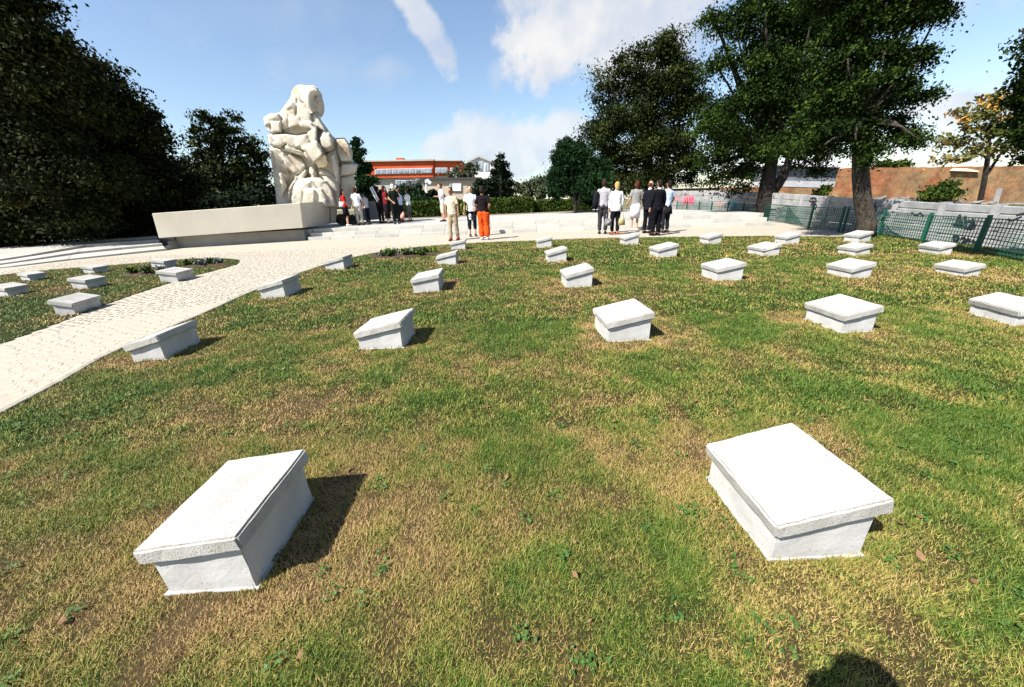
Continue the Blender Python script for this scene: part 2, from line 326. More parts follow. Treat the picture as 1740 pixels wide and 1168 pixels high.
def blades(n, region, poly, ln, wd, pow_=1.):
    x0, x1, y0, y1 = region
    P = np.column_stack([rng.uniform(x0, x1, n), y0 + (y1 - y0) * rng.random(n) ** pow_])
    k = inside(P, poly) & ~bare(P)
    a_l, a_r = (P[:, 0] + .3) / np.maximum(P[:, 1] + 1., .1), 0
    k &= (np.abs(P[:, 0]) < 1.62 * (P[:, 1] + .9) + .4)
    P = P[k]; n = len(P)
    d = dryness(P); thin = fbm(P[:, 0] * 4, P[:, 1] * 4, 3)
    keep = rng.random(n) < np.clip(1.05 - .10 * (d > .9) * (thin > .5), .3, 1); P = P[keep]; d = d[keep]; n = len(P)
    cl = fbm(P[:, 0] * 9 + 5, P[:, 1] * 9, 2)
    L = ln * rng.uniform(.45, 1.25, n) * (1.15 - .25 * np.clip(d, 0, 1)) * (.65 + .95 * cl); tilt = rng.uniform(.35, 1.48, n); az = rng.uniform(0, 2 * np.pi, n)
    dr = np.column_stack([np.sin(tilt) * np.cos(az), np.sin(tilt) * np.sin(az), np.cos(tilt)])
    sa = az + rng.uniform(.8, 2.3, n); sd_ = np.column_stack([np.cos(sa), np.sin(sa), rng.uniform(-.2, .2, n)]) * (wd * rng.uniform(.6, 1.3, n))[:, None]
    B = np.column_stack([P, np.full(n, .004)])
    bend = dr * L[:, None] * .55 + np.array([0, 0, 1]) * (L * .12)[:, None]
    T = dr * L[:, None]; T[:, 2] *= .8
    V = np.stack([B - sd_ * .5, B + sd_ * .5, B + T], 1).reshape(-1, 3)
    Fq = np.arange(n)[:, None] * 3 + [0, 1, 2]
    dd = np.clip(d + rng.normal(0, .24, n), 0, 1)
    return V, Fq, np.repeat(dd, 3)
def grass(name, sets, label):
    Vs, Fs, As, off = [], [], [], 0
    for s in sets:
        V, f_, a = blades(*s); Vs.append(V); Fs.append(f_ + off); As.append(a); off += len(V)
    me = arr_mesh(name, np.concatenate(Vs), np.concatenate(Fs), False, {'dry': ('POINT', np.concatenate(As))})
    tag(link(name, me, mat=M['blade']), label, 'grass', kind='stuff')
grass('grass', [(950000, (-3.2, 3.6, .25, 1.8), main_poly, .030, .0032), (620000, (-4.4, 5.8, 1.8, 3.8), main_poly, .032, .0054), (330000, (-4.6, 10.6, 3.8, 7.2), main_poly, .038, .010), (150000, (-4.6, 10.8, 7.2, 13.2), main_poly, .045, .018)],
      'short mown grass, green with dry straw-coloured patches, between the white stones')
grass('left_grass', [(90000, (-13, -5, 3, 11.8), left_poly, .05, .013)], 'short green grass in the lawn left of the path')

def foot_grass():
    Ps = []
    for s_ in STONES:
        n = 1500 if s_[2] < 2 else 700 if s_[2] < 4.5 else 320
        u = rng.uniform(-1, 1, n); e_ = rng.integers(0, 4, n); off_ = np.abs(rng.normal(0, .012, n)) + .002; hx_, hy_ = s_[4] / 2 - .012, s_[5] / 2 - .012
        X = np.where(e_ == 0, -hx_ - off_, np.where(e_ == 1, hx_ + off_, u * hx_)); Y = np.where(e_ == 2, -hy_ - off_, np.where(e_ == 3, hy_ + off_, u * hy_))
        c_, q_ = math.cos(s_[3]), math.sin(s_[3]); P_ = np.column_stack([s_[1] + X * c_ - Y * q_, s_[2] + X * q_ + Y * c_]); k_ = fbm(P_[:, 0] * 14, P_[:, 1] * 14, 2) > .33; Ps.append(P_[k_])
    P_ = np.concatenate(Ps); n = len(P_); L_ = rng.uniform(.015, .045, n) * (1 + .06 * P_[:, 1]); az = rng.uniform(0, 6.283, n); ti = rng.uniform(0, 1., n); wd = .0016 * (1 + .5 * P_[:, 1])
    B = np.column_stack([P_, np.full(n, .003)]); T_ = np.column_stack([np.sin(ti) * np.cos(az), np.sin(ti) * np.sin(az), np.cos(ti)]) * L_[:, None]; sd_ = np.column_stack([np.cos(az + 1.5), np.sin(az + 1.5), np.zeros(n)]) * wd[:, None]
    V = np.stack([B - sd_, B + sd_, B + T_], 1).reshape(-1, 3)
    me = arr_mesh('grass_tufts', V, np.arange(n * 3).reshape(n, 3), False, {'dry': ('POINT', np.repeat(np.clip(rng.normal(.5, .28, n), 0, 1), 3))})
    tag(link('grass_tufts', me, mat=M['blade']), 'ragged longer grass growing along the feet of the white markers', 'grass', kind='stuff')
foot_grass()
def litter(name, n, size, z, mat, label, cat, clustered):
    P_ = np.column_stack([rng.uniform(-3.4, 4.5, n), .35 + 4.5 * rng.random(n) ** 1.3])
    if clustered: P_ = np.repeat(P_, 14, 0) + rng.normal(0, .018, (n * 14, 2))
    P_ = P_[inside(P_, main_poly) & ~bare(P_)]; m_ = len(P_); az = rng.uniform(0, 6.283, m_); a = np.column_stack([np.cos(az), np.sin(az), rng.uniform(-.3, .5, m_)]); b = np.column_stack([-np.sin(az), np.cos(az), rng.uniform(-.4, .4, m_)])
    sz = (size * rng.uniform(.6, 1.4, m_))[:, None]; C_ = np.column_stack([P_, np.full(m_, z) + rng.uniform(0, .008, m_)]); V = np.stack([C_ - a * sz, C_ - b * sz * .6, C_ + a * sz, C_ + b * sz * .6], 1).reshape(-1, 3)
    tag(link(name, arr_mesh(name, V, np.arange(m_ * 4).reshape(m_, 4)), mat=mat), label, cat, kind='stuff')
litter('weeds', 420, .0075, .022, material('weed_leaf', (.022, .065, .010), (.06, .12, .02), 40, .6), 'small broad-leaved weeds scattered through the short grass', 'weeds', True)
litter('fallen_leaves', 170, .014, .026, material('dead_leaf', (.08, .035, .015), (.22, .13, .06), 12, .7), 'a few dry brown leaves fallen on the grass', 'leaves', False)
# ------------------------------------------------------------------ path and kerbs
pm = arr_mesh('path', [(-40, -20, .0012), (16, -20, .0012), (16, 19, .0012), (-40, 19, .0012)], [(0, 1, 2, 3)])
path = tag(link('path', pm, mat=M['pathbase']), kind='structure')
# stone setts laid over the path
strip = [tuple(p) for p in redge[:-8]] + [(2, 15.5), (-9, 16.4), (-13.4, 14.6), (-14.8, 12)] + [tuple(p) for p in ledge[::-1]]
sx, sy = .098, .088
P = []
for r_ in range(int(30 / sy)):
    yy = -8 + r_ * sy; o_ = (r_ % 2) * sx * .5
    for c_ in range(int(34 / sx)): P.append((-22 + c_ * sx + o_, yy))
P = np.array(P); th = math.radians(-22)
P = P - [-7, 7]; ca_, sa_ = math.cos(.62), math.sin(.62); P = np.column_stack([P[:, 0] * ca_ - P[:, 1] * sa_, P[:, 0] * sa_ + P[:, 1] * ca_]) + [-7, 7]
P += np.column_stack([fbm(P[:, 0] * .8, P[:, 1] * .8, 2), fbm(P[:, 0] * .8 + 9, P[:, 1] * .8, 2)]) * .35 + rng.normal(0, .009, P.shape)
def near_line(P, line, dist):
    k = np.zeros(len(P), bool)
    for a, b in zip(line, line[1:]):
        a = np.array(a); b = np.array(b); d = b - a; t = np.clip(((P - a) @ d) / (d @ d + 1e-9), 0, 1); k |= np.hypot(*(P - a - t[:, None] * d).T) < dist
    return k
k = inside(P, strip) & ~inside(P, left_poly) & ~inside(P, main_poly) & ~near_line(P, [tuple(p) for p in redge], .13) & ~near_line(P, [tuple(p) for p in ledge], .05)
k &= (P[:, 1] < 13.2)
P = P[k]; dist = np.hypot(P[:, 0], P[:, 1]); o_ = np.argsort(dist); P = P[o_]
# keep only setts that the frame could show in the count of the largest
vis = np.array([0 <= 870 + F * (Vector((x, y, -H)).dot(RT) / max(Vector((x, y, -H)).dot(FW), .01)) <= 1740 for x, y in P])
P = np.concatenate([P[vis], P[~vis]]); nv = int(vis.sum())
sv = []
for k_ in range(4):
    bm = bmesh.new(); hx, hy = sx * .46 + rnd.uniform(-.003, .003), sy * .45 + rnd.uniform(-.003, .003)
    a = [bm.verts.new((x * hx * rnd.uniform(.92, 1.05), y * hy * rnd.uniform(.92, 1.05), -.02)) for x, y in ((-1, -1), (1, -1), (1, 1), (-1, 1))]
    m_ = [bm.verts.new((v.co.x, v.co.y, -.001)) for v in a]; t_ = [bm.verts.new((v.co.x * .86, v.co.y * .84, .004 + rnd.uniform(-.001, .002))) for v in a]
    for q in range(4):
        bm.faces.new((a[q], a[(q + 1) % 4], m_[(q + 1) % 4], m_[q])); bm.faces.new((m_[q], m_[(q + 1) % 4], t_[(q + 1) % 4], t_[q]))
    bm.faces.new(t_); me = bm_mesh('sett', bm); me.materials.append(M['sett']); sv.append(me)
for i in range(min(300, nv)):
    o = bpy.data.objects.new('sett', sv[i % 4]); COL.objects.link(o); o.parent = path
    o.location = (P[i, 0], P[i, 1], rnd.uniform(-.003, .001)); o.rotation_euler = (rnd.uniform(-.02, .02), rnd.uniform(-.02, .02), .62 + rnd.uniform(-.25, .25))
R_ = P[300:nv]; n = len(R_)
base = np.array([(-1, -1, -.012), (1, -1, -.012), (1, 1, -.012), (-1, 1, -.012), (-.9, -.88, .004), (.9, -.88, .004), (.9, .88, .004), (-.9, .88, .004)], dtype=float)
V = np.repeat(base[None], n, 0); V[:, :, 0] *= sx * .47; V[:, :, 1] *= sy * .46; 
V[:, :, :2] *= rng.uniform(.94, 1.08, (n, 1, 2)) * rng.uniform(.9, 1.04, (n, 8, 2)); an_ = .62 + rng.uniform(-.25, .25, n)[:, None]; V[:, :, 0], V[:, :, 1] = V[:, :, 0] * np.cos(an_) - V[:, :, 1] * np.sin(an_), V[:, :, 0] * np.sin(an_) + V[:, :, 1] * np.cos(an_); V[:, :, 2] += rng.uniform(-.002, .002, n)[:, None]
V[:, :, :2] += R_[:, None, :]
i = np.arange(n)[:, None, None] * 8; Q = (i + np.array([(4, 5, 6, 7), (0, 1, 5, 4), (1, 2, 6, 5), (2, 3, 7, 6), (3, 0, 4, 7)])[None]).reshape(-1, 4)
o = link('setts', arr_mesh('setts', V, Q), path, M['sett']); o['kind'] = 'stuff'
def kerbs(line, parent, width, h0, h1, step, name='kerb_stone', side=0):
    pts = [Vector(p) for p in line]; acc = []; L = 0; cur = pts[0]; seg = [cur]
    out = []
    for p in pts[1:]:
        while (p - cur).length > 1e-6:
            need = step - L; d = (p - cur).length
            if d >= need:
                cur = cur + (p - cur) * (need / d); seg.append(cur); out.append(seg); seg = [cur]; L = 0
            else: L += d; cur = p; seg.append(cur)
    if len(seg) > 1: out.append(seg)
    for s in out:
        a, b = s[0], s[-1]; d = (b - a)
        if d.length < .08: continue
        d.normalize(); n_ = Vector((-d.y, d.x)); a2 = a + d * .006; b2 = b - d * .006; o_ = n_ * side
        bm = bmesh.new(); j = rnd.uniform(-.003, .003)
        prism(bm, [a2 - n_ * width / 2 + o_, b2 - n_ * width / 2 + o_, b2 + n_ * width / 2 + o_, a2 + n_ * width / 2 + o_], h0, h1 + j)
        bmesh.ops.bevel(bm, geom=bm.edges[:], offset=.005, segments=1, affect='EDGES')
        link(name, bm_mesh(name, bm), parent, M['kerb'])
kerbs(redge, path, .055, -.04, .022, .5, side=.03)

# ------------------------------------------------------------------ plaza platform and steps
bm = bmesh.new()
FR = [Vector((-9.1, 17.3)), Vector((-4, 17.1)), Vector((0, 16.75)), Vector((4.2, 16.05)), Vector((7.6, 15.35)), Vector((10.52, 14.82))]
def off(line, d):           # shift a line away from the camera
    return [p + Vector((0, d)) for p in line]
TR = .33
back = [Vector((10.9, 17.5)), Vector((10.75, 24.6)), Vector((9, 34)), Vector((4, 42)), Vector((-6, 46)), Vector((-16, 40)), Vector((-30, 26)), Vector((-40, 10))]
LF = [W(0, 458, (-15.3, 11), (-15.6, 13)).to_2d(), G(133, 441).to_2d(), G(284, 426).to_2d()]
top_left = [Vector((-30, 4)), G(11, 441, .08).to_2d(), G(163, 418, .12).to_2d(), G(266, 405.5, .30).to_2d()]
zl = lambda x, y: min(ZP, .08 + max(0, y - 11) * .04) if x < -13.5 else ZP
prism(bm, top_left + [Vector((-14.0, 17.2)), Vector((-9.3, 17.9))] + off(FR, 2 * TR + .12) + back, -.02, zl)
bmesh.ops.triangulate(bm, faces=[f for f in bm.faces if len(f.verts) > 4])
plaza = tag(link('plaza', bm_mesh('plaza', bm), mat=M['marble2']), kind='structure')
# paving slabs on the part of the plaza in view (a thin sheet of separate slabs)
slabm = []
def slab_part(name, p4, z0, z1, parent, mat, bev=.006):
    bm = bmesh.new(); prism(bm, p4, z0, z1); bmesh.ops.bevel(bm, geom=bm.edges[:], offset=bev * .7, segments=1, affect='EDGES')
    return link(name, bm_mesh(name, bm), parent, mat)
def resample(line, step):
    L = [0]; 
    for a, b in zip(line, line[1:]): L.append(L[-1] + (b - a).length)
    n = max(1, round(L[-1] / step)); out = []
    for i in range(n + 1):
        s = L[-1] * i / n
        for j in range(len(line) - 1):
            if s <= L[j + 1] + 1e-6: out.append(line[j].lerp(line[j + 1], (s - L[j]) / max(L[j + 1] - L[j], 1e-6))); break
    return out
for k_ in range(3):          # three rises
    ln = resample(smooth_line(FR, 4), 1.05); z1 = ZP * (k_ + 1) / 3
    sh = (k_ * TR); endx = -.12 * k_
    for i in range(len(ln) - 1):
        a, b = ln[i] + Vector((0, sh)), ln[i + 1] + Vector((0, sh))
        if i == len(ln) - 2: b = b + Vector((endx, 0))
        g_ = (b - a) * (.004 / 1.05)
        wd = TR + .02 if k_ < 2 else .55
        slab_part('step_slab', [a + g_, b - g_, b - g_ + Vector((0, wd)), a + g_ + Vector((0, wd))], z1 - ZP / 3 + (.002 if k_ else -.01), z1 + (.006 if k_ == 2 else 0), plaza, M['marble'] if (i + k_) % 3 else M['marble2'])
LB = [Vector(p) for p in (LF[0] + Vector((-6, -5)), LF[0], LF[1], LF[2])]
TL = [top_left[1] + Vector((-6, -5)), top_left[1], top_left[2], top_left[3]]
def lerp_line(t): return [a.lerp(b, t) for a, b in zip(LB, TL)]
for k_ in range(3):
    A_ = resample(lerp_line(k_ / 3), 1.3); B_ = resample(lerp_line((k_ + 1) / 3 + (.25 if k_ == 2 else .02)), 1.3); n = min(len(A_), len(B_)); A_ = resample(A_, 999) if 0 else A_
    m_ = len(A_) - 1; Bq = [];
    for i in range(m_ + 1):
        t = i / m_ * (len(B_) - 1); j = min(int(t), len(B_) - 2); Bq.append(B_[j].lerp(B_[j + 1], t - j))
    hk = .15
    for i in range(m_):
        slab_part('step_slab', [A_[i] + (A_[i + 1] - A_[i]) * .004, A_[i + 1], Bq[i + 1], Bq[i] + (Bq[i + 1] - Bq[i]) * .004], -.01 + .001 * k_, (lambda x, y, k2=k_: (k2 + 1) / 3 * min(.30, .08 + max(0, y - 11) * .04) + .002 * k2), plaza, M['marble'] if (i + k_) % 3 else M['marble2'])
# flank of the left steps and the stone plinth under the long block
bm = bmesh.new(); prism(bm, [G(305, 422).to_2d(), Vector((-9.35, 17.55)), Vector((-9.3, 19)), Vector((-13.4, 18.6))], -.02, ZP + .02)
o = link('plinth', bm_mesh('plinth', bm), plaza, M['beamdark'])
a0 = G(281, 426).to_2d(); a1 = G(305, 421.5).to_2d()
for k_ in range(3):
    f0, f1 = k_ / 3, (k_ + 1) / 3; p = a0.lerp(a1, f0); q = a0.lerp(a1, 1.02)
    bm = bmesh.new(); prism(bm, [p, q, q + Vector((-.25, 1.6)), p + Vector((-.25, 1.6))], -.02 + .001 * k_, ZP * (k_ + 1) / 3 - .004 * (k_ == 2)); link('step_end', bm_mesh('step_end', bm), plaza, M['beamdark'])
bm = bmesh.new(); p, q = Vector((-14.9, 11.8)), Vector((-13.0, 15.2))
# plaza paving slabs: large rectangles, joints open
pav = []
for iy in range(16):
    for ix in range(22):
        x0 = -9.4 + ix * .95; y0 = 18.0 + iy * .95
        if x0 > 10.3 - .02 * iy or (x0 < -6.2 and y0 > 18.6 and y0 < 22): pass
        if x0 + .95 > 10.6: continue
        front = np.interp(x0, [p_.x for p_ in FR], [p_.y for p_ in FR]) + 2 * TR + .6
        if y0 < front: continue
        pav.append((x0, y0))
for iy in range(3):
    for ix in range(22):
        x0 = -3.6 + ix * .95; y0 = 17.05 - .0 + iy * .95 - .95
        front = np.interp(x0, [p_.x for p_ in FR], [p_.y for p_ in FR]) + 2 * TR + .58
        if x0 + .95 < 10.6 and front <= y0 < 18.0 - .94: pav.append((x0, y0))
pav = sorted(pav, key=lambda p_: p_[1])[:290]
pvm = []
for k_ in range(2):
    bm = bmesh.new(); box_bm(bm, .004, .946, .004, .946, 0, .009); me = bm_mesh('paving_slab', bm); me.materials.append(M['marble2'] if k_ else M['marble']); pvm.append(me)
for i, (x0, y0) in enumerate(pav):
    o = bpy.data.objects.new('paving_slab', pvm[rnd.random() < .45]); COL.objects.link(o); o.parent = plaza; o.location = (x0, y0, ZP + rnd.uniform(-.003, .002))

# ------------------------------------------------------------------ long stone block and the statue
t = empty('stone_block', (-12, 17.5, ZP), 'long pale stone block lying along the plaza edge left of the statue', 'stone block')
def loc(o, par): o.matrix_parent_inverse = par.matrix_world.inverted(); return o
bpy.context.view_layer.update()
yl, yr = 15.7, 17.2
bm = bmesh.new()
A = [D(258, 363, yl), D(510, 345, yr), D(515, 387.5, yr), D(270, 405, yl)]
back_l = Vector((-.9, 4.2, 0)); back_r = Vector((-.25, 3.9, 0))
B = [A[0] + back_l + Vector((0, 0, .1)), D(571, 341.5, 21), D(570, 379, 21), A[3] + back_l]
vs = [bm.verts.new(p) for p in A + B]
for f_ in ((0, 1, 2, 3), (4, 7, 6, 5), (0, 4, 5, 1), (3, 2, 6, 7), (0, 3, 7, 4), (1, 5, 6, 2)): bm.faces.new([vs[i] for i in f_])
bmesh.ops.bevel(bm, geom=bm.edges[:], offset=.015, segments=1, affect='EDGES')
loc(link('block', bm_mesh('block', bm), t, M['beam']), t)
bm = bmesh.new()      # rough broken end of the block
pts = []
for zx, zy, y in ((1590, 292, 20.6), (1610, 300, 20.9), (1598, 340, 21.2), (1612, 380, 21.), (1600, 468, 20.8), (1560, 470, 20.2), (1560, 292, 20.2), (1600, 330, 23), (1600, 460, 23)):
    pts.append(D(230 + zx / 4.703, 280 + zy / 4.703, y))
hull_bm(bm, pts); loc(link('rough_end', bm_mesh('rough_end', bm), t, M['beam']), t)

st = empty('statue', (-9.5, 21, ZP), 'huge pale carved stone statue of a seated hooded figure towering over the plaza', 'statue')
bpy.context.view_layer.update()
def zp(zx, zy, y): return D(400 + zx / 3.893, 130 + zy / 3.893, y)
def blk(bm, poly, y0, y1, inset=.16, back=.92, jit=0.):
    cx = sum(p[0] for p in poly) / len(poly); cy = sum(p[1] for p in poly) / len(poly); ym = y0 + (y1 - y0) * .35; pts = []
    for x, y in poly:
        pts.append(zp(cx + (x - cx) * (1 - inset), cy + (y - cy) * (1 - inset), y0 + rnd.uniform(-.05, .05)))
        pts.append(zp(x, y, ym)); pts.append(zp(cx + (x - cx) * back, cy + (y - cy) * back, y1))
    hull_bm(bm, pts)
bm = bmesh.new()
# cores
blk(bm, [(276, 870), (252, 640), (228, 470), (225, 380), (300, 250), (430, 160), (540, 250), (600, 370), (660, 420), (690, 600), (690, 880)], 20.42, 23.2, .03)
blk(bm, [(640, 430), (740, 450), (762, 560), (790, 600), (770, 700), (765, 880), (600, 880)], 20.75, 23, .05)
# right-hand figure: stacked blocks with dark joints
blk(bm, [(664, 652), (703, 578), (812, 578), (800, 634), (766, 652), (690, 660)], 20.45, 22.8, .10)
blk(bm, [(684, 668), (770, 662), (803, 692), (790, 730), (772, 790), (700, 780)], 20.7, 22.8, .10)
blk(bm, [(690, 790), (775, 795), (765, 880), (690, 880)], 20.9, 22.8, .08)
blk(bm, [(656, 408), (722, 404), (752, 442), (774, 500), (775, 568), (694, 572), (668, 500)], 20.35, 22.6, .16)
blk(bm, [(600, 505), (664, 470), (684, 560), (660, 640), (600, 620)], 20.45, 22, .10)
blk(bm, [(296, 250), (430, 240), (445, 350), (300, 366)], 20.42, 22, .03)
# raised fist / knee in the middle
blk(bm, [(546, 400), (572, 364), (618, 366), (650, 410), (652, 468), (622, 500), (580, 488), (552, 450)], 19.75, 21.4, .30)
# shoulder shawl planes
blk(bm, [(292, 240), (332, 190), (372, 132), (404, 150), (404, 250), (345, 262), (300, 330)], 20.35, 22.4, .10)
blk(bm, [(398, 160), (440, 172), (500, 236), (506, 300), (430, 306), (398, 262)], 20.05, 22.2, .10)
blk(bm, [(340, 268), (420, 262), (430, 322), (345, 346)], 20.0, 22, .08)
blk(bm, [(428, 306), (505, 298), (545, 330), (520, 347), (430, 334)], 19.7, 21.5, .05)
# left ledge and the blocks under it
blk(bm, [(185, 275), (230, 245), (287, 243), (300, 288), (236, 294), (196, 330)], 20.1, 22., .06)
blk(bm, [(200, 300), (232, 294), (236, 374), (214, 360)], 20.25, 22, .05)
blk(bm, [(236, 298), (300, 292), (302, 368), (240, 374)], 19.95, 21.5, .04)
blk(bm, [(300, 290), (345, 262), (345, 350), (304, 360)], 20.2, 21.9, .06)
blk(bm, [(212, 388), (252, 382), (256, 450), (228, 455)], 20.35, 22.2, .06)
blk(bm, [(252, 384), (300, 380), (330, 448), (290, 476), (256, 452)], 20.0, 21.8, .08)
# sleeve: broad curved fold
blk(bm, [(303, 374), (400, 388), (402, 470), (350, 460), (330, 440)], 19.75, 21.4, .06)
blk(bm, [(398, 388), (470, 376), (484, 452), (402, 472)], 19.55, 21.4, .05)
blk(bm, [(468, 374), (524, 340), (540, 352), (540, 412), (500, 452), (478, 450)], 19.65, 21.4, .06)
# upper arm shadow gap is left between the sleeve and the forearm
blk(bm, [(318, 484), (352, 462), (420, 474), (470, 500), (500, 545), (450, 530), (400, 500), (345, 498)], 19.9, 21.4, .12)
blk(bm, [(430, 472), (505, 462), (540, 424), (584, 512), (560, 545), (515, 574), (470, 540)], 19.35, 20.9, .10)
# lower left folds
blk(bm, [(222, 470), (300, 484), (318, 560), (262, 640), (244, 600)], 20.35, 22, .10)
blk(bm, [(300, 500), (350, 505), (440, 540), (476, 595), (436, 640), (380, 650), (330, 600)], 20.2, 21.6, .12)
blk(bm, [(246, 640), (320, 570), (372, 660), (330, 720), (262, 730)], 20.25, 22, .10)
blk(bm, [(266, 735), (330, 716), (352, 760), (345, 870), (274, 870)], 20.15, 22, .08)
blk(bm, [(350, 740), (384, 690), (402, 730), (380, 780), (356, 860), (340, 830)], 19.9, 21.6, .10)
blk(bm, [(378, 728), (388, 680), (424, 640), (470, 612), (472, 650), (440, 690), (410, 730)], 19.95, 21, .10)
blk(bm, [(482, 606), (530, 580), (536, 664), (490, 676)], 20.3, 21.4, .10)
blk(bm, [(545, 600), (600, 620), (664, 660), (684, 770), (650, 770), (600, 700), (545, 670)], 20.3, 21.4, .10)
# lap
blk(bm, [(372, 870), (366, 800), (404, 738), (460, 694), (500, 690), (480, 760), (440, 870)], 19.55, 21.4, .12)
blk(bm, [(462, 694), (530, 676), (600, 692), (560, 740), (490, 742)], 19.6, 21.4, .10)
blk(bm, [(560, 736), (600, 692), (642, 752), (668, 870), (600, 870)], 19.65, 21.4, .12)
blk(bm, [(432, 870), (444, 770), (492, 738), (530, 745), (520, 870)], 19.3, 20.8, .10)
blk(bm, [(522, 746), (566, 738), (604, 820), (604, 870), (516, 870)], 19.4, 20.8, .10)
# neck scarf
blk(bm, [(500, 232), (540, 262), (548, 300), (590, 340), (604, 372), (545, 352), (510, 320)], 20.15, 21.8, .12)
blk(bm, [(524, 232), (566, 258), (560, 300), (540, 290)], 20.3, 21.6, .12)
# drapery ridges
for rd in ([(330, 470), (400, 482), (470, 500), (510, 550)], [(310, 400), (380, 420), (460, 408), (530, 370)], [(385, 780), (420, 720), (480, 690), (560, 690), (620, 730)], [(300, 640), (320, 720), (300, 800)], [(640, 520), (660, 600), (676, 700)], [(340, 215), (380, 190), (410, 230)], [(500, 600), (520, 640), (516, 670)]):
    tube_bm(bm, [zp(a_, b_, 19.95 if 430 < rd[0][1] < 800 and rd[0][0] < 400 else 20.1) for a_, b_ in rd], [.09] + [.15] * (len(rd) - 2) + [.08], 7)
# hood and head
blk(bm, [(402, 140), (425, 100), (470, 76), (515, 78), (520, 110), (492, 140), (492, 200), (500, 240), (440, 200), (405, 165)], 20.6, 22.1, .2)
blk(bm, [(365, 128), (402, 118), (412, 160), (380, 175)], 20.5, 21.8, .15)
ball_bm(bm, zp(474, 156, 20.95), (.62, .78, .60), 20, 14); ball_bm(bm, zp(503, 124, 20.8), (.46, .60, .36), 16, 12); ball_bm(bm, zp(455, 190, 20.9), (.62, .7, .5), 16, 12)
rim_ = [(548, 102), (524, 95), (502, 103), (490, 126), (486, 165), (494, 208), (512, 242)]
tube_bm(bm, [zp(a_, b_, 20.02) for a_, b_ in rim_], [.07, .12, .14, .14, .14, .13, .08], 8); tube_bm(bm, [zp(a_ - 4, b_, 20.35) for a_, b_ in rim_], [.16, .24, .28, .3, .3, .28, .2], 8)
stm = remeshed('figure_body', bm, .045, True, 1)
# chisel roughness
co = np.empty(len(stm.vertices) * 3, np.float32); stm.vertices.foreach_get('co', co); co = co.reshape(-1, 3)
nr = np.empty(len(stm.vertices) * 3, np.float32); stm.vertices.foreach_get('normal', nr); nr = nr.reshape(-1, 3)
dv = np.array([mnoise.cell(Vector(c) * 2.3 + Vector((mnoise.noise(Vector(c) * 2.1), mnoise.noise(Vector(c) * 1.7 + Vector((5, 0, 0))), 0)) * 1.1) for c in co.tolist()])
dn_ = np.array([mnoise.fractal(Vector(c) * 2.4, 1., 2., 4) for c in co.tolist()])
co += nr * (dv * .004 + dn_ * .016)[:, None]
d_ = co - np.array([0, 0, H]); w_ = d_ @ np.array(FW); ZX = (870 + F * (d_ @ np.array(RT)) / w_ - 400) * 3.893; ZY = (584 - F * (d_ @ np.array(UP)) / w_ - 130) * 3.893
for ln_, wd_, dp_ in (([(655, 400), (668, 500), (690, 600), (684, 700), (692, 830)], 6, .22), ([(692, 662), (740, 655), (803, 640)], 5, .16), ([(570, 655), (690, 668)], 4, .12), ([(440, 170), (500, 240), (510, 320), (545, 350)], 5, .16), ([(302, 285), (303, 372)], 4, .12), ([(213, 380), (300, 376), (400, 388), (470, 374)], 5, .18),
    ([(335, 448), (290, 478), (225, 458)], 5, .14), ([(482, 600), (478, 690)], 4, .10), ([(500, 690), (545, 745), (610, 830)], 4, .12), ([(470, 600), (425, 640), (376, 725), (352, 850)], 5, .16), ([(590, 492), (606, 560), (560, 605)], 5, .15), ([(345, 262), (345, 350)], 4, .10), ([(400, 474), (460, 500), (505, 560)], 5, .16),
    ([(244, 500), (262, 640), (276, 760)], 4, .10), ([(300, 720), (350, 760)], 4, .10), ([(446, 765), (434, 860)], 4, .10), ([(642, 750), (662, 860)], 5, .12), ([(545, 400), (556, 470), (600, 505), (655, 480)], 5, .15), ([(540, 345), (600, 372), (655, 405)], 4, .12), ([(404, 150), (400, 250)], 4, .10), ([(320, 500), (370, 560), (430, 640)], 4, .10), ([(530, 580), (545, 660)], 4, .1), ([(706, 575), (775, 570)], 4, .12), ([(230, 292), (300, 290)], 4, .08)):
    md = np.full(len(co), 1e9)
    for (x0_, y0_), (x1_, y1_) in zip(ln_, ln_[1:]):
        t_ = np.clip(((ZX - x0_) * (x1_ - x0_) + (ZY - y0_) * (y1_ - y0_)) / ((x1_ - x0_) ** 2 + (y1_ - y0_) ** 2), 0, 1); md = np.minimum(md, np.hypot(ZX - x0_ - t_ * (x1_ - x0_), ZY - y0_ - t_ * (y1_ - y0_)))
    co[:, 1] += dp_ * np.exp(-(md / wd_) ** 2) * (nr[:, 1] < .3); stm.vertices.foreach_set('co', co.ravel()); stm.update()
loc(link('figure_body', stm, st, M['statue']), st)
bm = bmesh.new()     # face
ball_bm(bm, zp(532, 175, 20.75), (.34, .48, .62), 16, 12); ball_bm(bm, zp(520, 120, 20.7), (.3, .45, .35), 12, 8)
tube_bm(bm, [zp(547, 150, 20.45), zp(562, 178, 20.35), zp(556, 186, 20.4)], [.06, .11, .05], 8)
tube_bm(bm, [zp(532, 146, 20.3), zp(560, 143, 20.4)], [.07, .06], 6); tube_bm(bm, [zp(540, 205, 20.35), zp(556, 204, 20.45)], [.05, .04], 6)
ball_bm(bm, zp(545, 226, 20.6), (.17, .25, .16), 8, 6)
loc(link('face', remeshed('face', bm, .05, True, 2), st, M['statue']), st)
bm = bmesh.new()     # hand with fingers
blk(bm, [(515, 545), (550, 520), (582, 535), (570, 570), (540, 580)], 19.5, 20.1, .2)
for a_, b_, c_ in (((540, 560), (552, 590), (556, 604)), ((552, 552), (572, 588), (580, 604)), ((562, 545), (588, 578), (600, 596)), ((570, 536), (598, 560), (612, 580)), ((560, 530), (590, 530), (604, 545))):
    tube_bm(bm, [zp(*a_, 19.65), zp(*b_, 19.55), zp(*c_, 19.7)], [.1, .085, .05], 8)
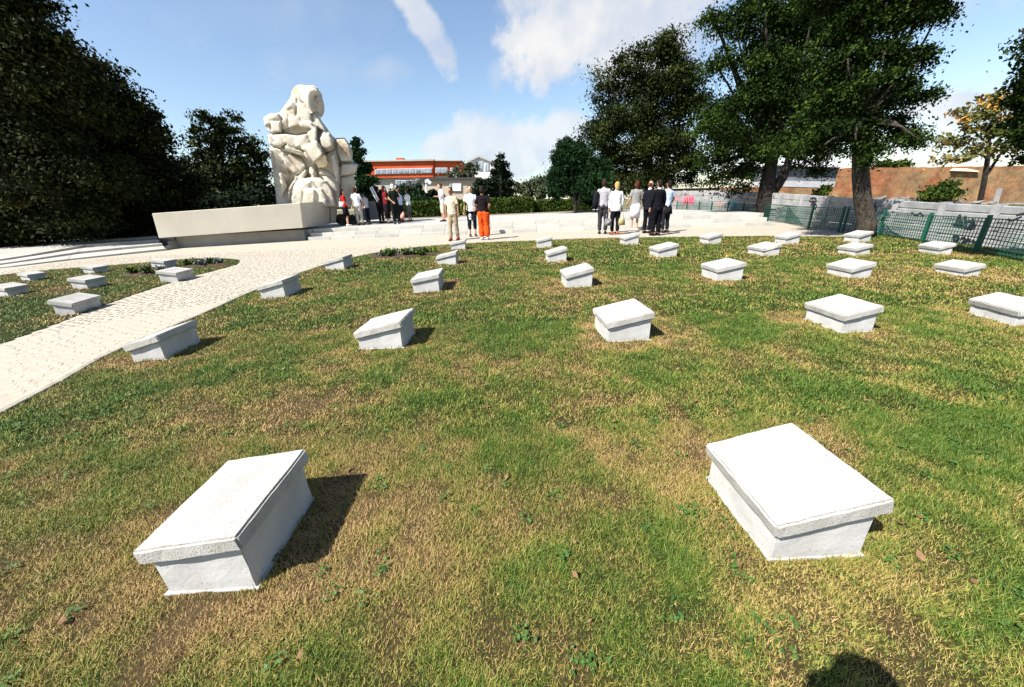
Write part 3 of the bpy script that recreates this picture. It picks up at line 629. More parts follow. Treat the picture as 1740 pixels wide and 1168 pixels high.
M['hand'] = material('weathered_stone', (.50, .38, .22), (.66, .56, .38), 3, .85, .3, 12)
loc(link('hand', remeshed('hand', bm, .045, True, 1), st, M['hand']), st)

# low wall of the monument on the right of the statue
lw = [D(600, 343, 24), D(643, 342, 24), D(648, 373, 24), D(604, 376, 24)]
bm = bmesh.new(); vs = [bm.verts.new(p) for p in lw] + [bm.verts.new(p + Vector((-.5, 1.6, 0))) for p in lw]
for f_ in ((0, 1, 2, 3), (4, 7, 6, 5), (0, 4, 5, 1), (3, 2, 6, 7), (0, 3, 7, 4), (1, 5, 6, 2)): bm.faces.new([vs[i] for i in f_])
bmesh.ops.bevel(bm, geom=bm.edges[:], offset=.02, segments=1, affect='EDGES')
tag(link('stone_block', bm_mesh('stone_block', bm), mat=M['beamdark']), 'short grey stone block behind the people, right of the statue', 'stone block')
bm = bmesh.new()
for a_ in range(7):
    c = D(574 + a_ * 4.4, 371 + rnd.uniform(-3, 3) , 21.8); hull_bm(bm, [c + Vector((rnd.uniform(-.35, .35), rnd.uniform(-.3, .3), rnd.uniform(-.45, .25))) for _ in range(14)])
M['darkrock'] = material('dark_rock', (.03, .03, .03), (.10, .09, .08), 3, .9, .6, 10)
tag(link('rubble', bm_mesh('rubble', bm), mat=M['darkrock']), 'dark rough rubble at the foot of the statue', 'rubble', kind='stuff')

# ------------------------------------------------------------------ grave markers
LAB = {
 'A1': 'large white marker nearest the camera on the left, its right side in deep shade',
 'A2': 'large white marker nearest the camera on the right, smooth square on its rough slab',
 'B1': 'white marker in the second row beside the cobbled path, overhanging the path edge',
 'B2': 'white marker behind the nearest left one, second along the second row',
 'B3': 'white marker with a chipped rim at its left corner, middle of the second row',
 'B4': 'broad white marker in the second row, between the chipped one and the cut-off one',
 'B5': 'white marker cut off by the right edge of the picture',
 'C1': 'white marker in the third row next to the path kerb',
 'C2': 'white marker with a small dark spot on its front edge, third row',
 'C3': 'white marker in the third row, straight behind the chipped one',
 'C4': 'white marker with a small red and yellow candle at its back corner',
 'C6': 'white marker with a grey smudge on its front edge, third row towards the fence',
 'C7': 'rightmost white marker of the third row, below the green fence',
 'D1': 'white marker by the path kerb, left of the flower bed',
 'D2': 'white marker touching the right end of the flower bed',
 'D3': 'white marker with a rough grey-flecked front edge, fourth row',
 'D4': 'white marker in the fourth row in front of the group in dark suits',
 'D5': 'white marker with a broken front corner',
 'D6': 'white marker directly in front of the one by the big tree trunk',
 'D7': 'white marker close to the green fence with black scrawl behind it',
 'E2': 'small white marker at the feet of the man in the beige shirt',
 'E3': 'small white marker at the lawn edge between the two groups of standing people',
 'E4': 'small white marker at the feet of the woman in the white skirt',
 'E5': 'small white marker at the far lawn edge, just right of the suited group',
 'E7': 'small white marker at the far lawn edge behind the broken one',
 'E6': 'white marker in front of the big tree trunk at the fence',
 'L1': 'largest white marker of the left lawn, beside the path',
 'L2': 'white marker in the middle of the left lawn, behind the largest one',
 'L3': 'white marker cut off by the left edge of the picture',
 'L4': 'small white marker at the far left edge of the left lawn, near the steps',
 'L5': 'small white marker at the far edge of the left lawn, behind the middle one',
 'L6': 'white marker at the path side of the left lawn, between two dark planting patches',
 'L7': 'small white marker just behind the one between the dark planting patches',
}
GRP = 'white slab grave markers on the lawns'
def rough_box(x0, x1, y0, y1, z0, z1, n=5, amp=.0025, bev=.006):
    bm = bmesh.new(); box_bm(bm, x0, x1, y0, y1, z0, z1)
    bmesh.ops.bevel(bm, geom=bm.edges[:], offset=bev, segments=2, affect='EDGES')
    bmesh.ops.subdivide_edges(bm, edges=[e for e in bm.edges if e.calc_length() > .08], cuts=n, use_grid_fill=True)
    s = rnd.uniform(0, 99)
    for v in bm.verts: v.co += Vector((mnoise.noise(v.co * 30 + Vector((s, 0, 0))), mnoise.noise(v.co * 30 + Vector((0, s, 0))), mnoise.noise(v.co * 30 + Vector((0, 0, s))))) * amp
    return bm
def slab_rot(tilt, hf): return Matrix.Translation((0, 0, hf)) @ Matrix.Rotation(-tilt, 4, 'Y')
for nm, x, y, a, SW, SL, hf, tilt in STONES:
    sg = -1 if nm[0] == 'L' else 1; near = nm[0] in 'AB'; T = .062; o_ = .0225
    e = empty('grave_marker', (x, y, 0), LAB[nm], 'grave marker', GRP, a)
    bm = rough_box(-SW / 2, SW / 2, -SL / 2, SL / 2, -T / 2, T / 2, 9 if near else 3, .0032 if near else .002, .008)
    Ms = slab_rot(tilt * sg, hf)
    if nm == 'D5':
        for v in bm.verts:
            d = (v.co - Vector((SW * -.12, -SL / 2, .03))).length
            if d < .09: v.co += Vector((0, .05, -.035)) * (1 - d / .09)
    if nm == 'B3':
        for v in bm.verts:
            d = (v.co - Vector((-SW / 2, SL * .36, T / 2))).length
            if d < .08: v.co += Vector((.012, 0, -.022)) * (1 - d / .08)
    bm.transform(Ms); link('slab', bm_mesh('slab', bm), e, M['slab'])
    if nm == 'A2':
        bm = bmesh.new(); box_bm(bm, -SW * .27, SW * .27, -SL * .30, SL * .30, T / 2 - .004, T / 2 + .0045)
        bmesh.ops.subdivide_edges(bm, edges=[e2 for e2 in bm.edges if e2.calc_length() > .05], cuts=6, use_grid_fill=True)
        for v in bm.verts:
            if abs(v.co.x) > SW * .26 or abs(v.co.y) > SL * .29: v.co += Vector((mnoise.noise(v.co * 25), mnoise.noise(v.co * 25 + Vector((7, 7, 0))), 0)) * .008
        bm.transform(Ms); link('smooth_panel', bm_mesh('smooth_panel', bm), e, M['panel'])
    bw, bl = SW * math.cos(tilt) - 2 * o_, SL - 2 * o_
    bm = rough_box(-bw / 2, bw / 2, -bl / 2, bl / 2, -.04, 1, 4, .0, .004)
    th_ = math.tan(tilt * sg); cz = hf - T / 2 / math.cos(tilt) + .002
    for v in bm.verts:
        tz = cz + v.co.x * th_; f_ = (v.co.z + .04) / 1.04; v.co.z = -.04 + f_ * (tz + .04)
        v.co.x += mnoise.noise(v.co * 12) * .003; v.co.y += mnoise.noise(v.co * 12 + Vector((3, 3, 3))) * .003
    link('base', bm_mesh('base', bm), e, M['plinth'])
    bm = bmesh.new(); pts = []                     # ragged mortar footing
    for k_ in range(28):
        t_ = k_ / 28 * 4; s_ = int(t_); f_ = t_ - s_; cx_, cy_ = ((-1 + 2 * f_, -1), (1, -1 + 2 * f_), (1 - 2 * f_, 1), (-1, 1 - 2 * f_))[s_]
        j = 1 + rnd.uniform(.015, .055); pts.append((cx_ * bw / 2 * j + cx_ * .002, cy_ * bl / 2 * j))
    prism(bm, pts, -.02, .012 + rnd.uniform(0, .006)); link('footing', bm_mesh('footing', bm), e, M['plinth'])
M['stain'] = material('dark_stain', (.10, .09, .08), (.25, .22, .18), 60, .9)
# candle holder on the marker C4
c = D(1234.5, 437, 5.88); e = empty('candle_lantern', c, 'small red and yellow candle lantern on the back corner of a white marker', 'lantern')
e.scale = (.42, .42, .42)
for nm_, z0, z1, r_, col in (('glass', 0, .10, .035, (.55, .32, .02)), ('lid', .10, .135, .045, (.30, .03, .02)), ('base', -.02, 0, .03, (.75, .5, .3))):
    bm = bmesh.new(); tube_bm(bm, [(0, 0, z0), (0, 0, (z0 + z1) / 2), (0, 0, z1)], [r_ * .9, r_ * 1.1, r_ * .7], 10); link(nm_, bm_mesh(nm_, bm), e, material(nm_ + '_paint', col, rough=.4))

# ------------------------------------------------------------------ foliage tools
def leaf_mesh(name, C, size, up=.3, droop=0., elong=1.6, vals=None, mat=None, parent=None, tri=False):
    n = len(C); az = rng.uniform(0, 2 * np.pi, n); el = rng.uniform(-1.2, 1.2, n) - droop
    a = np.column_stack([np.cos(az) * np.cos(el), np.sin(az) * np.cos(el), np.sin(el)])
    b = rng.normal(0, 1, (n, 3)); b[:, 2] *= .6; b -= a * (a * b).sum(1)[:, None]; b /= np.linalg.norm(b, axis=1)[:, None] + 1e-6
    s = (size * rng.uniform(.6, 1.35, n))[:, None]; a = a * s * elong * .5; b = b * s * .5
    if tri: V = np.stack([C - a, C + b, C + a * 1.1 - b * .2], 1); k = 3
    else: V = np.stack([C - a, C - b * .9, C + a, C + b * .9], 1); k = 4
    Fq = np.arange(n * k).reshape(n, k); v = rng.random(n) if vals is None else vals
    me = arr_mesh(name, V.reshape(-1, 3), Fq, False, {'v': ('POINT', np.repeat(np.clip(v, 0, 1), k))})
    return link(name, me, parent, mat)
def clump_points(cl, y0, nleaf, sprig=.35, depth=.9, hang=0., tight=.75, yfun=None, per_=75):
    # cl: (px, py, rx, ry[, density]) ellipses in the photo; leaves grow in sprigs spread through their volume
    C = []; Vv = []; areas = [c_[2] * c_[3] * (c_[4] if len(c_) > 4 else 1) for c_ in cl]; tot = sum(areas)
    for c_, ar in zip(cl, areas):
        yy = y0 + (yfun(c_[0]) if yfun else 0) + rnd.uniform(-.12, .12) * y0 * .3
        ctr = D(c_[0], c_[1], yy); rx = (D(c_[0] + c_[2], c_[1], yy) - ctr).length; rz = (D(c_[0], c_[1] - c_[3], yy) - ctr).length; ry = depth * (rx + rz) / 2
        n = max(30, int(nleaf * ar / tot)); ns = max(3, int(n / per_)); per = max(4, n // ns)
        u = rng.normal(0, 1, (ns, 3)); u /= np.linalg.norm(u, axis=1)[:, None]; rr = rng.random(ns) ** (1 / 3) * .25 + tight * rng.random(ns) ** .4
        S_ = u * rr[:, None] * np.array([rx, ry, rz]) + np.array(ctr)
        L = rng.normal(0, 1, (ns, per, 3)) * sprig * np.array([1, 1, .55]) * rng.uniform(.5, 1.2, (ns, 1, 1)); L[:, :, 2] -= hang * np.abs(L[:, :, 0])
        pts = (S_[:, None] + L).reshape(-1, 3)
        # random tone per sprig, spread wide to paint sunlit-looking leaf patches
        base_ = .15 + .62 * rng.random(ns) ** 1.2; v = np.repeat(base_, per) + rng.normal(0, .16, ns * per)
        C.append(pts); Vv.append(v)
    return np.concatenate(C), np.concatenate(Vv)
def loose(cl, k):
    return [(c_[0], c_[1], c_[2] * k, c_[3] * k) + tuple(c_[4:]) for c_ in cl]
def tree(name, label, base, y0, clumps, nleaf, leaf, mat, trunk, bark, cat='tree', group=None, sprig=.3, hang=0., limbs=(), tight=.75, tri=False, elong=1.6, depth=.9, zb=None, yfun=None, per_=75):
    # trunk: [(px, py, radius px)], limbs: list of such lists, base: world base of the tree
    e = empty(name, base, label, cat, group); bpy.context.view_layer.update()
    C, v = clump_points(clumps, y0, nleaf, sprig, depth, hang, tight, yfun, per_)
    o = leaf_mesh('crown', C, leaf, vals=v, mat=mat, parent=e, tri=tri, elong=elong); loc(o, e)
    bm = bmesh.new()
    first = [base + Vector((0, 0, -.1))]; r0 = trunk[0][2] * y0 / F
    pts = first + [D(p[0], p[1], y0) for p in trunk]; tube_bm(bm, pts, [r0 * 1.35] + [p[2] * y0 / F for p in trunk], 10)
    for lb in limbs:
        j = rnd.uniform(-.12, .12) * min(y0, 8); m_ = len(lb)
        P_ = [D(p[0], p[1], y0 + j * i / max(m_ - 1, 1)) for i, p in enumerate(lb)]
        Q_, R_2 = [], []
        for i in range(m_ - 1):
            for t_ in (0, .5):
                Q_.append(P_[i].lerp(P_[i + 1], t_) + Vector([rnd.uniform(-.04, .04) for _ in range(3)]) * (1 if i or t_ else 0)); R_2.append((lb[i][2] * (1 - t_) + lb[i + 1][2] * t_) * y0 / F)
        Q_.append(P_[-1]); R_2.append(lb[-1][2] * y0 / F); tube_bm(bm, Q_, R_2, 6)
    for v_ in bm.verts: v_.co += Vector((mnoise.noise(v_.co * 3), mnoise.noise(v_.co * 3 + Vector((9, 0, 0))), 0)) * .03
    loc(link('trunk', bm_mesh('trunk', bm, True), e, bark), e)
    return e
def auto_limbs(root, clumps, r0=3, r1=.8, n=None):
    out = []
    for c_ in (clumps if n is None else rnd.sample(clumps, min(n, len(clumps)))):
        mx_, my_ = (root[0] * .45 + c_[0] * .55) , (root[1] * .55 + c_[1] * .45) + rnd.uniform(-6, 6)
        out.append([(root[0], root[1], r0), (mx_, my_, r0 * .6), (c_[0], c_[1], r1)])
    return out

# ------------------------------------------------------------------ trees on the left
def groundat(px, y): p = D(px, 400, y); return Vector((p.x, y, 0))
cl = [(-60, 60, 110, 90), (30, 70, 75, 60), (60, 150, 90, 80), (-20, 200, 110, 100), (110, 210, 80, 75), (60, 300, 110, 80), (-40, 340, 100, 90), (140, 300, 80, 60), (-40, -60, 120, 80), (20, 20, 45, 30), (90, 110, 40, 40), (20, 390, 100, 40), (120, 370, 80, 40)]
tree('dark_tree', 'tallest dark evergreen tree rising over the left edge of the plaza', groundat(20, 17), 17, cl, 120000, .10, M['fdark'], [(25, 420, 14), (20, 300, 12), (10, 150, 8), (0, 0, 5)], M['barkdark'], limbs=auto_limbs((20, 300), cl, 4), sprig=.34, per_=150)
cl = [(165, 140, 40, 45), (190, 190, 55, 60), (150, 220, 70, 60), (220, 250, 60, 70), (180, 320, 90, 60), (240, 320, 55, 60), (255, 215, 32, 35), (250, 370, 60, 36), (120, 150, 50, 45), (200, 380, 70, 30), (160, 400, 60, 20)]
tree('dark_tree', 'dark spreading tree between the tallest evergreen and the small tree left of the statue', groundat(200, 20), 20, cl, 80000, .11, M['fdark'], [(205, 415, 9), (205, 320, 8), (200, 200, 5)], M['barkdark'], group=None, limbs=auto_limbs((205, 330), cl, 3), sprig=.36, per_=150)
cl = [(290, 330, 50, 50), (300, 370, 50, 25), (270, 290, 30, 40), (320, 310, 20, 30), (285, 395, 50, 14)]
tree('dark_tree', 'low black-green bushy tree over the left end of the long stone block', groundat(290, 22), 22, cl, 11000, .15, M['fdark'], [(290, 400, 5), (290, 330, 4)], M['barkdark'], sprig=.28)
cl = [(370, 205, 34, 22, .6), (350, 245, 38, 30, .7), (400, 240, 34, 28, .6), (340, 290, 30, 34), (380, 290, 40, 34), (425, 280, 26, 30, .8), (360, 325, 50, 24), (415, 320, 40, 30), (435, 255, 18, 14, .5)]
tree('broadleaf_tree', 'loose green broadleaf tree with sky showing through its top, left of the statue', groundat(380, 30), 30, cl, 24000, .14, M['fbroad'], [(380, 380, 4), (378, 300, 3.5), (372, 200, 1)], M['barkdark'], limbs=auto_limbs((378, 290), cl, 1.8, .5), sprig=.30)
cl = [(350, 345, 60, 18), (420, 340, 50, 20), (455, 330, 20, 28)]
tree('laurel_shrub', 'dark evergreen shrub just behind the long stone block', groundat(400, 27), 27, cl, 9000, .14, M['fspruce'], [(400, 365, 3), (400, 340, 2)], M['barkdark'], 'shrub', sprig=.3)
cl = [(605, 240, 5, 12, .7), (609, 262, 10, 14), (613, 285, 16, 14), (616, 308, 22, 14), (622, 330, 28, 16), (640, 350, 30, 14)]
tree('cypress', 'slim pointed evergreen between the statue and the orange building', groundat(615, 33), 33, cl, 12000, .15, M['fpine'], [(615, 365, 2.5), (611, 300, 2), (604, 235, .4)], M['barkdark'], sprig=.2)
cl = [(660, 335, 26, 16), (690, 325, 18, 14, .6), (700, 340, 20, 12), (735, 335, 20, 9)]
tree('green_shrub', 'dark green bush behind the people gathered by the statue', groundat(680, 36), 36, cl, 7000, .15, M['fpine'], [(680, 358, 1.5), (680, 335, 1)], M['barkdark'], 'shrub', sprig=.25)
cl = [(712, 318, 3, 5), (712, 328, 8, 8), (713, 338, 12, 7)]
tree('small_conifer', 'small pointed conifer left of the pale post and beige wall', groundat(712, 35), 35, cl, 2600, .13, M['fpine'], [(713, 352, 1), (712, 318, .4)], M['barkdark'], sprig=.14)
cl = [(735, 325, 4, 5), (736, 333, 9, 8), (737, 342, 13, 6)]
tree('small_conifer', 'small dark conifer in front of the beige wall, right of the pale post', groundat(736, 34), 34, cl, 2400, .13, M['fspruce'], [(736, 352, 1), (735, 322, .4)], M['barkdark'], sprig=.14)
cl = [(696, 318, 12, 10, .5), (712, 312, 8, 6, .5)]
tree('white_rose_bush', 'bush with white blossom in front of the grey lower windows of the orange building', groundat(698, 40), 40, cl, 1500, .14, M['petal'], [(698, 350, .6), (698, 320, .5)], M['barkdark'], 'shrub', sprig=.25)
cl = [(851, 264, 3, 8, 1), (851, 280, 9, 9), (851, 296, 16, 10), (850, 312, 23, 11), (848, 328, 29, 12), (835, 320, 16, 14), (822, 318, 14, 14), (812, 330, 14, 12)]
tree('spruce', 'dark pointed spruce right of the white gabled house', groundat(849, 36), 36, cl, 15000, .15, M['fspruce'], [(850, 350, 2), (851, 300, 1.6), (851, 256, .3)], M['barkdark'], sprig=.22)
cl = [(800, 288, 10, 12, .6), (790, 300, 9, 10, .6), (775, 290, 6, 10, .4), (765, 300, 5, 8, .4)]
tree('young_tree', 'thin grey-green young tree in front of the white gabled house', groundat(795, 55), 55, cl, 2600, .22, M['fgrey'], [(795, 345, .8), (797, 290, .6)], M['barkdark'], sprig=.35)
cl = [(905, 322, 26, 20), (890, 330, 16, 12), (925, 318, 16, 22), (880, 322, 8, 12, .6)]
tree('far_tree', 'dusky distant trees standing in the gap between the spruce and the pines', groundat(905, 70), 70, cl, 7000, .26, M['fgrey'], [(905, 348, 1.4), (905, 320, 1)], M['barkdark'], sprig=.5)
# pine group and big trees
cl = [(960, 270, 20, 26), (948, 300, 18, 22), (975, 300, 28, 30), (985, 265, 18, 24), (945, 325, 22, 12, .7), (985, 325, 26, 14), (965, 245, 9, 12, .7), (1010, 300, 26, 34)]
tree('pine_tree', 'bushy young pine with two thin trunks behind the right-hand hedge', groundat(975, 25), 25, cl, 30000, .12, M['fpine'], [(978, 357, 2.6), (976, 330, 2.2), (968, 260, .8)], M['barkdark'], limbs=[[(982, 357, 2), (988, 320, 1.6), (992, 290, 1)]], sprig=.2, tri=True, elong=2.4)
cl = [(1125, 85, 42, 32), (1070, 110, 34, 30, .6), (1150, 130, 44, 40), (1100, 150, 50, 36), (1040, 160, 34, 34, .7), (1030, 130, 22, 20, .4), (1060, 200, 54, 40), (1130, 200, 56, 44), (1180, 170, 26, 36, .8), (1020, 230, 34, 36), (1090, 250, 64, 40), (1150, 260, 48, 44), (1040, 280, 50, 36), (1110, 300, 60, 26), (1180, 290, 24, 30), (1060, 310, 50, 20)]
tree('broadleaf_tree', 'tall olive-green tree with thin upper branches behind the suited group', groundat(1100, 29), 29, loose(cl, .88), 85000, .105, M['fbroad'], [(1105, 350, 8), (1100, 280, 7), (1105, 180, 4), (1120, 90, 1)], M['barkdark'], limbs=auto_limbs((1103, 260), cl, 2.6, .6) + [[(1040, 170, 1.2), (1020, 135, .8), (1005, 125, .3)]], sprig=.42, per_=170)
cl = [(1010, 335, 24, 14), (1190, 315, 20, 16, .6), (1140, 320, 40, 10, .6)]
tree('round_shrub', 'dark rounded shrub under the tall olive-green tree', groundat(1012, 27), 27, cl[:1], 3500, .12, M['fspruce'], [(1012, 357, 1), (1012, 340, .8)], M['barkdark'], 'shrub', sprig=.2)
clA = [(1246, 34, 36, 10, 1.2), (1212, 30, 20, 8, 1.2), (1222, 50, 18, 8, 1), (1262, 56, 24, 8, 1), (1216, 108, 24, 9, 1.3), (1240, 96, 20, 9, 1.2), (1300, 20, 70, 30), (1345, 60, 60, 30), (1268, 92, 20, 12, 1), (1300, 110, 40, 34), (1350, 120, 50, 40), (1280, 160, 46, 34), (1230, 170, 36, 34, .8), (1330, 180, 56, 40), (1220, 220, 40, 36), (1270, 230, 48, 40), (1320, 250, 50, 30), (1380, 220, 44, 34), (1215, 280, 26, 32), (1250, 300, 36, 26), (1392, 288, 12, 18, 1), (1390, 262, 40, 16, .8), (1345, 285, 14, 14, .5), (1400, 160, 40, 40), (1380, 30, 50, 40)]
tree('locust_tree', 'wide dark locust tree with a forked trunk behind the fence, left of the single trunk', Vector((12.2, 17.6, 0)), 17.6, loose(clA, .84), 88000, .072, M['flocust'], [(1303, 345, 14), (1303, 318, 11), (1308, 290, 9), (1318, 240, 8), (1328, 160, 6), (1340, 60, 3)], M['barkdark'], hang=.45,
     limbs=auto_limbs((1316, 250), clA, 4, .8) + [[(1310, 330, 8), (1330, 300, 7), (1345, 260, 5), (1350, 200, 3)], [(1320, 75, 3), (1290, 50, 2), (1240, 40, 1)]], sprig=.30, tight=.92, per_=230)
clB = [(1470, 26, 58, 22), (1535, 28, 40, 14), (1572, 14, 26, 14), (1596, 22, 12, 12, .8), (1430, 60, 36, 18), (1440, 100, 44, 16), (1505, 84, 40, 16), (1545, 96, 34, 8, 1.2), (1572, 92, 12, 8, .8), (1480, 128, 46, 14), (1520, 140, 30, 9), (1556, 158, 26, 8, 1.2), (1430, 150, 34, 22), (1500, 172, 44, 14), (1445, 200, 36, 24), (1510, 205, 34, 14), (1545, 222, 26, 13, 1.2), (1560, 236, 12, 10), (1455, 238, 30, 14), (1495, 244, 22, 10, .8),
       (1465, -40, 110, 40), (1560, -30, 60, 34), (1412, 222, 30, 18, .9), (1475, 268, 12, 14, .7), (1400, 246, 24, 12, .8), (1410, 120, 26, 22), (1405, 180, 26, 20)]
bB = G(1469, 403)
tree('locust_tree', 'locust tree with one thick rough trunk standing in front of the mesh fence', bB, bB.y, loose(clB, 1.0), 80000, .046, M['flocust'], [(1474, 378, 11.5), (1466, 340, 11), (1463, 300, 10.5), (1462, 240, 9.5), (1462, 150, 8), (1468, 60, 7), (1478, -30, 5)], M['bark'], hang=.5,
     limbs=auto_limbs((1462, 200), clB, 4, .8), sprig=.17, depth=.9, tight=.95, per_=230)
# right edge: branch tree and sparse tree
clR = [(1735, 150, 34, 26), (1745, 190, 30, 22), (1725, 130, 18, 10, .6), (1745, 250, 26, 16), (1730, 215, 20, 12, .6), (1765, 80, 40, 40), (1790, 180, 50, 80), (1732, 50, 8, 5, .3)]
tree('locust_tree', 'drooping dark branches of a locust tree reaching in from the right edge', Vector((10.9, 5.7, 0)), 5.9, [(c_[0] + 22, c_[1], c_[2], c_[3]) + tuple(c_[4:]) for c_ in clR], 20000, .036, M['flocust'], [(1850, 330, 14), (1840, 200, 10), (1830, 60, 6)], M['barkdark'], hang=.7, limbs=auto_limbs((1838, 180), clR, 3, .7), sprig=.10, per_=140)
clS = [(1625, 190, 16, 8, .5), (1650, 205, 22, 12, .5), (1640, 235, 26, 14, .9), (1620, 265, 22, 12, .6), (1680, 200, 26, 22, .8), (1700, 180, 22, 22, .9), (1710, 220, 26, 20, .8), (1665, 250, 20, 14, .6), (1720, 250, 24, 14, .8), (1690, 170, 14, 10, .5), (1612, 240, 12, 8, .4)]
tree('autumn_tree', 'small sparse tree with orange and yellow leaves leaning over the brick wall', groundat(1668, 15), 15, clS, 2600, .10, M['fautumn'], [(1665, 345, 3.6), (1672, 310, 3.2), (1678, 270, 2.8), (1682, 225, 1.6), (1690, 180, .7)], M['barkdark'],
     limbs=[[(1674, 300, 2.6), (1690, 280, 2), (1705, 255, 1.2), (1730, 230, .5)], [(1678, 268, 1.5), (1650, 262, 1), (1615, 268, .4)], [(1680, 245, 1.4), (1655, 225, .9), (1620, 188, .4)], [(1681, 235, 1.2), (1660, 210, .7), (1640, 200, .3)], [(1688, 200, .9), (1700, 185, .6), (1712, 170, .3)], [(1679, 255, 1), (1648, 245, .7), (1612, 238, .3)], [(1650, 262, .8), (1635, 275, .5), (1612, 285, .2)], [(1705, 255, .9), (1720, 270, .6), (1735, 262, .3)]], sprig=.22)
cl = [(1604, 320, 10, 14, 1), (1596, 330, 14, 8), (1612, 330, 14, 8), (1582, 332, 12, 6, .7)]
tree('bush', 'bright green pointed bush sticking up over the concrete wall', groundat(1600, 13), 13, cl, 4200, .07, M['fhedge'], [(1602, 350, 1.2), (1604, 318, .8)], M['barkdark'], 'shrub', sprig=.13)
cl = [(1508, 282, 12, 7), (1528, 281, 16, 6)]
tree('far_tree', 'green treetops just showing above the brick wall, right of the thick trunk', groundat(1518, 45), 45, cl, 1500, .2, M['fhedge'], [(1518, 330, 1), (1518, 285, .8)], M['barkdark'], sprig=.4)
cl = [(1400, 323, 9, 6), (1396, 328, 10, 4)]
tree('bush', 'small green weed bush on the wall top below the grey shed', groundat(1400, 17.5), 17.5, cl, 900, .09, M['fhedge'], [(1400, 345, .8), (1400, 322, .5)], M['barkdark'], 'shrub', sprig=.1)

# ------------------------------------------------------------------ hedges
def hedge(A_, B_, z0, z1, depth, n, label, mat, parent_label=None):
    e = empty('hedge', ((A_.x + B_.x) / 2, (A_.y + B_.y) / 2, z0), label, 'hedge', None); bpy.context.view_layer.update()
    d = (B_ - A_); d.z = 0; L = d.length; d.normalize(); nn = Vector((-d.y, d.x, 0))
    u = rng.random(n); v = rng.random(n); wv = rng.random(n); face = rng.random(n)
    u2 = np.where(face < .06, np.round(u), u); v2 = np.where((face > .06) & (face < .62), 0, v); w2 = np.where(face > .62, 1 - .05 * wv, wv)
    h_ = z1 - z0
    C = np.array(A_)[None] * [1, 1, 0] + u2[:, None] * L * np.array(d) + (v2 - 0)[:, None] * depth * np.array(nn) + np.array([0, 0, 1]) * (z0 + w2 * h_)[:, None]
    C += rng.normal(0, .05, C.shape) + (fbm(u * L * 1.6, w2 * 3, 3) - .45)[:, None] * .25 * np.array([0, -1, .5])
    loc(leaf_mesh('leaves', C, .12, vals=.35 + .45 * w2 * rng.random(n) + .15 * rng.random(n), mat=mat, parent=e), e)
    bm = bmesh.new(); a, b = Vector((A_.x, A_.y)), Vector((B_.x, B_.y)); nn2 = nn.to_2d()
    prism(bm, [a + nn2 * .08, b + nn2 * .08, b + nn2 * (depth - .06), a + nn2 * (depth - .06)], z0, z1 - .08); loc(link('dark_core', bm_mesh('dark_core', bm), e, M['barkdark']), e)  # solid dark box; its colour stands in for shade inside the hedge
a, b = G(686, 371, ZP), G(906, 363, ZP)
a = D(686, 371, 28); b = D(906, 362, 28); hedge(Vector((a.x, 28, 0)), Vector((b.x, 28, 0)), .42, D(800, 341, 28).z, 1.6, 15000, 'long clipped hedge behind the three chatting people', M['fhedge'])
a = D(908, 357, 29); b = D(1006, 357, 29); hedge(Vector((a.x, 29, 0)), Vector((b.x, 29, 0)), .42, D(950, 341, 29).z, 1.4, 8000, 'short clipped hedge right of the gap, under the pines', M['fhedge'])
# kerb line of beds behind the plaza
bm = bmesh.new(); box_bm(bm, -9, 10, 27.6, 27.75, ZP - .1, ZP + .08); tag(link('bed_kerb', bm_mesh('bed_kerb', bm), mat=M['kerb']), 'low pale kerb along the foot of the hedges behind the plaza', 'kerb')

# ------------------------------------------------------------------ flower beds
for (c, a, b), lab, fn in zip(BEDS, ('dark planting bed with yellow-green and silvery plants by the kerb of the main lawn', 'dark planting patch at the tip of the left lawn', 'dark planting patch left of the marker on the left lawn'), (26, 10, 7)):
    e = empty('flower_bed', (c.x, c.y, 0), lab, 'flower bed', None); bpy.context.view_layer.update()
    bm = bmesh.new(); ring = [bm.verts.new((a * math.cos(t_) * (1 + .08 * math.sin(3 * t_)), b * math.sin(t_) * (1 + .08 * math.cos(2 * t_)), .012)) for t_ in [k_ / 24 * 6.283 for k_ in range(24)]]
    inn = [bm.verts.new((v.co.x * .8, v.co.y * .8, .05)) for v in ring]; ctr = bm.verts.new((0, 0, .06))
    for k_ in range(24): bm.faces.new((ring[k_], ring[(k_ + 1) % 24], inn[(k_ + 1) % 24], inn[k_])); bm.faces.new((inn[k_], inn[(k_ + 1) % 24], ctr))
    link('soil', bm_mesh('soil', bm, True), e, M['soil'])
    for k_ in range(fn):
        t_ = rnd.uniform(0, 6.283); r_ = rnd.random() ** .5 * .82; px_, py_ = a * r_ * math.cos(t_), b * r_ * math.sin(t_)
        C = np.array([px_, py_, .1]) + rng.normal(0, 1, (110, 3)) * [.045, .045, .03]
        yel = py_ > b * .05 and fn > 20
        leaf_mesh('plant', C, .055, mat=M['fbright'] if yel else M['petal'] if k_ % 2 else M['fhedge'], parent=e)

